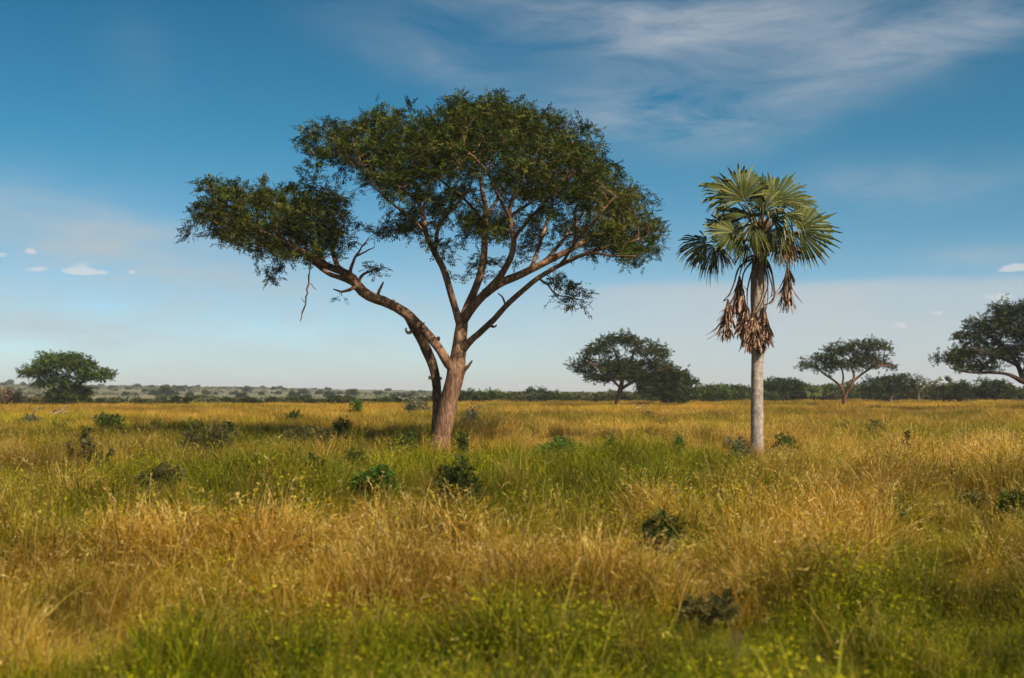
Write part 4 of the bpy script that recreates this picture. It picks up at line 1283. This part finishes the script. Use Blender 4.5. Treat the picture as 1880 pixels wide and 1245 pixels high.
# fallen dead wood
def deadwood(px, py, wpx, label, seed):
    Y = gdist(py); s = Y / F; x = gx(px, Y); z = float(hgt(x, Y)); g = np.random.default_rng(seed)
    root = empty('fallen_branch', (x, Y, z), label, 'dead wood')
    mb = MB()
    for k in range(5):
        a = np.array([(g.uniform(-.5, .3)) * wpx * s, g.normal(0, .3), .3 + .2 * g.uniform()]); b = a + np.array([wpx * s * g.uniform(.3, .6), g.normal(0, .4), g.uniform(.1, .9)])
        m = (a + b) / 2 + g.normal(0, .15, 3)
        c = resample(np.array([[*a, .13], [*m, .09], [*b, .03]]), .2); tube(mb, c[:, :3], c[:, 3], 6, .5, .1)
    mb.build('limb', M['dead_wood'], root, (0, 0, 0), True)


deadwood(1158, 760, 34, 'fallen dead branch beside the orange trunk of the domed tree', 5)
deadwood(85, 772, 60, 'pale fallen branches in the grass at far left', 6)
# ------------------------------------------------------------------ light, sky, air
SUN_EL, SUN_AZ = R(40), R(140)        # azimuth clockwise from +Y (view direction): behind, to the right
sd = Vector((math.sin(SUN_AZ) * math.cos(SUN_EL), math.cos(SUN_AZ) * math.cos(SUN_EL), math.sin(SUN_EL)))
l = bpy.data.lights.new('sun', 'SUN'); l.energy = 5.0; l.angle = R(.5); l.color = (1.0, .90, .76)
lo = bpy.data.objects.new('sun', l); COL.objects.link(lo)
lo.rotation_euler = (-sd).to_track_quat('-Z', 'Y').to_euler(); lo.location = (30, -40, 60)

W = bpy.data.worlds.new('World'); S.world = W; W.use_nodes = True
nt = W.node_tree; nt.nodes.clear(); n = N(nt)
sky = n('ShaderNodeTexSky', sky_type='NISHITA', sun_disc=False, sun_elevation=SUN_EL, sun_rotation=SUN_AZ, altitude=1000, air_density=1.0, dust_density=1.2, ozone_density=2.0)
tc = n('ShaderNodeTexCoord').outputs['Generated']
dirv = n('ShaderNodeVectorMath', {0: tc}, operation='NORMALIZE').outputs[0]
sx = n('ShaderNodeSeparateXYZ', {0: dirv})
az = n.math('ARCTAN2', sx.outputs[0], sx.outputs[1])
el = n.math('ARCSINE', sx.outputs[2])
U = n.math('MULTIPLY', az, F / 1000)        # about photo pixels / 1000 from the view axis
Vv = n.math('MULTIPLY', el, F / 1000)       # about photo pixels / 1000 above the horizon


def gauss(cx, cy, rx, ry, rot=0.0):
    """soft ellipse on the sky (azimuth / elevation)"""
    d_ = ray(cx, cy)
    du = n.math('SUBTRACT', U, math.atan2(d_[0], d_[1]) * F / 1000); dv = n.math('SUBTRACT', Vv, math.asin(d_[2] / np.linalg.norm(d_)) * F / 1000)
    c, s = math.cos(rot), math.sin(rot)
    a = n.math('ADD', n.math('MULTIPLY', du, c * 1000 / rx), n.math('MULTIPLY', dv, s * 1000 / rx))
    b = n.math('ADD', n.math('MULTIPLY', du, -s * 1000 / ry), n.math('MULTIPLY', dv, c * 1000 / ry))
    q = n.math('ADD', n.math('MULTIPLY', a, a), n.math('MULTIPLY', b, b))
    return n.math('POWER', 2.718, n.math('MULTIPLY', q, -1.0))


def total(L):
    r = L[0]
    for k in L[1:]: r = n.math('ADD', r, k)
    return r


uv = n('ShaderNodeCombineXYZ', {0: U, 1: Vv, 2: 0.0}).outputs[0]


def streak(rot, sx_, sy_, scale, detail, rough, dist):
    rv = n('ShaderNodeMapping', {'Vector': uv, 'Rotation': (0, 0, rot), 'Scale': (sx_, sy_, 1)}).outputs[0]
    return n.noise(rv, scale, detail, rough, dist)


wisp1 = streak(.18, 1.3, 5.0, 2.2, 8, .62, .6)
wisp2 = streak(-.12, 1.0, 4.0, 3.0, 6, .6, .3)
soft = streak(0, 1.0, 2.5, 2.0, 4, .5, 0)
m1 = total([gauss(1230, 40, 420, 80, -.12), n.math('MULTIPLY', gauss(1500, 20, 500, 60), .25), n.math('MULTIPLY', gauss(1700, 80, 330, 50, .25), .75), n.math('MULTIPLY', gauss(1230, 215, 200, 52, -.1), 1.2),
            n.math('MULTIPLY', gauss(1650, 335, 190, 40), .55), n.math('MULTIPLY', gauss(780, 110, 160, 40, -.3), .35), n.math('MULTIPLY', gauss(1820, 470, 120, 20), .5),
            n.math('MULTIPLY', gauss(250, 90, 60, 110, .2), .10)])
c1 = n.math('MULTIPLY', n('ShaderNodeMapRange', {'Value': wisp1, 'From Min': .30, 'From Max': .68}).outputs[0], m1, clamp=True)
m2 = total([gauss(80, 420, 330, 70, -.15), n.math('MULTIPLY', gauss(250, 590, 1000, 130), .95)])
c2 = n.math('MULTIPLY', n('ShaderNodeMapRange', {'Value': wisp2, 'From Min': .30, 'From Max': .70}).outputs[0], m2, clamp=True)
# flat veil with a level upper edge on the right
edge = n.math('ADD', n.math('SUBTRACT', (HOR - 517) / 1000, Vv), n.math('MULTIPLY', n.math('SUBTRACT', wisp2, .5), .03))
ve = n('ShaderNodeMapRange', {'Value': edge, 'From Min': -.004, 'From Max': .022}, interpolation_type='SMOOTHSTEP').outputs[0]
side = n('ShaderNodeMapRange', {'Value': U, 'From Min': -.15, 'From Max': .35}, interpolation_type='SMOOTHSTEP').outputs[0]
c3 = n.math('MULTIPLY', n.math('MULTIPLY', ve, side), n.math('MULTIPLY_ADD', soft, .9, .25))
# small fair weather clouds
puffn = streak(0, 1, 1.3, 48, 7, .65, .3)
PUFF = [(150, 490, 20, 10), (138, 499, 28, 6), (178, 500, 26, 5), (66, 494, 24, 6), (57, 461, 12, 7), (242, 499, 9, 4), (2, 468, 14, 5), (1852, 494, 26, 7), (1875, 490, 20, 8), (1655, 597, 16, 8), (1835, 546, 30, 9), (1720, 574, 16, 4)]
pf = total([gauss(*p) for p in PUFF])
c4 = n('ShaderNodeMapRange', {'Value': n.math('ADD', pf, n.math('MULTIPLY', n.math('SUBTRACT', puffn, .5), 2.0)), 'From Min': .30, 'From Max': 1.15}, interpolation_type='SMOOTHSTEP').outputs[0]
c4 = n.math('MULTIPLY', c4, n('ShaderNodeMapRange', {'Value': pf, 'From Min': .08, 'From Max': .85}, interpolation_type='SMOOTHSTEP').outputs[0])
skyc = n('ShaderNodeVectorMath', {0: sky.outputs[0], 1: (1, 1, 1)}, operation='MULTIPLY').outputs[0]
tint = n.ramp(n.math('MULTIPLY', Vv, 1.0), [(0, (.72, .88, 1.0)), (.1, (.62, .80, .92)), (.25, (.34, .62, .70)), (.45, (.13, .53, .59)), (.72, (.045, .42, .51)), (.84, (.28, .48, .46)), (.97, (.66, .56, .46))])  # topmost stops, above the view, are made up to warm the shadow fill
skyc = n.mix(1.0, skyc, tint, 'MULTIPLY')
wh = 3.9
skyc = n.mix(n.math('MULTIPLY', c3, .95, clamp=True), skyc, (wh * 1.08, wh * 1.14, wh * 1.16))
skyc = n.mix(n.math('MULTIPLY', c2, .8, clamp=True), skyc, (wh * .92, wh * 1.03, wh * 1.07))
skyc = n.mix(n.math('MULTIPLY', c1, .75, clamp=True), skyc, (wh * .9, wh * .98, wh * 1.08))
skyc = n.mix(n.math('MULTIPLY', c4, .62, clamp=True), skyc, (wh * 1.45, wh * 1.42, wh * 1.40))
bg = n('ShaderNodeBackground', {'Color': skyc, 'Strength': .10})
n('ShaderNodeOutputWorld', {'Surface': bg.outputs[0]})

m, nt = new_mat('haze'); n = N(nt)
v = n('ShaderNodeVolumePrincipled', {'Color': (.98, .985, 1, 1), 'Density': .00018, 'Anisotropy': 0.0})
o_ = n('ShaderNodeOutputMaterial'); nt.links.new(v.outputs[0], o_.inputs['Volume'])
hv = np.array([(x, y, z) for z in (-14., 60.) for y in (-300., 9200.) for x in (-9200., 9200.)])
me = mesh('haze', hv, [[[0, 2, 3, 1], [4, 5, 7, 6], [0, 1, 5, 4], [2, 6, 7, 3], [0, 4, 6, 2], [1, 3, 7, 5]]])
me.materials.append(m); hz = bpy.data.objects.new('haze', me); COL.objects.link(hz); tag(hz, kind='stuff'); hz['label'] = 'thin warm air haze over the plain'

# ------------------------------------------------------------------ camera and render settings
cam = bpy.data.cameras.new('camera'); co = bpy.data.objects.new('camera', cam); COL.objects.link(co)
co.location = (0, 0, EYE); co.rotation_euler = (math.pi / 2 + TH, 0, 0)
cam.lens = 40; cam.sensor_width = 36; cam.clip_end = 20000; cam.clip_start = .1
cam.dof.use_dof = True; cam.dof.focus_distance = 50; cam.dof.aperture_fstop = 1.2
S.camera = co
S.view_settings.view_transform = 'Standard'; S.view_settings.look = 'None'
S.view_settings.exposure = 0.42; S.view_settings.gamma = 1
c = S.cycles
c.max_bounces = 5; c.diffuse_bounces = 3; c.transmission_bounces = 3; c.glossy_bounces = 2; c.volume_bounces = 0
c.use_denoising = True
try: c.denoiser = 'OPENIMAGEDENOISE'
except Exception: pass
c.use_adaptive_sampling = True; c.adaptive_threshold = .02
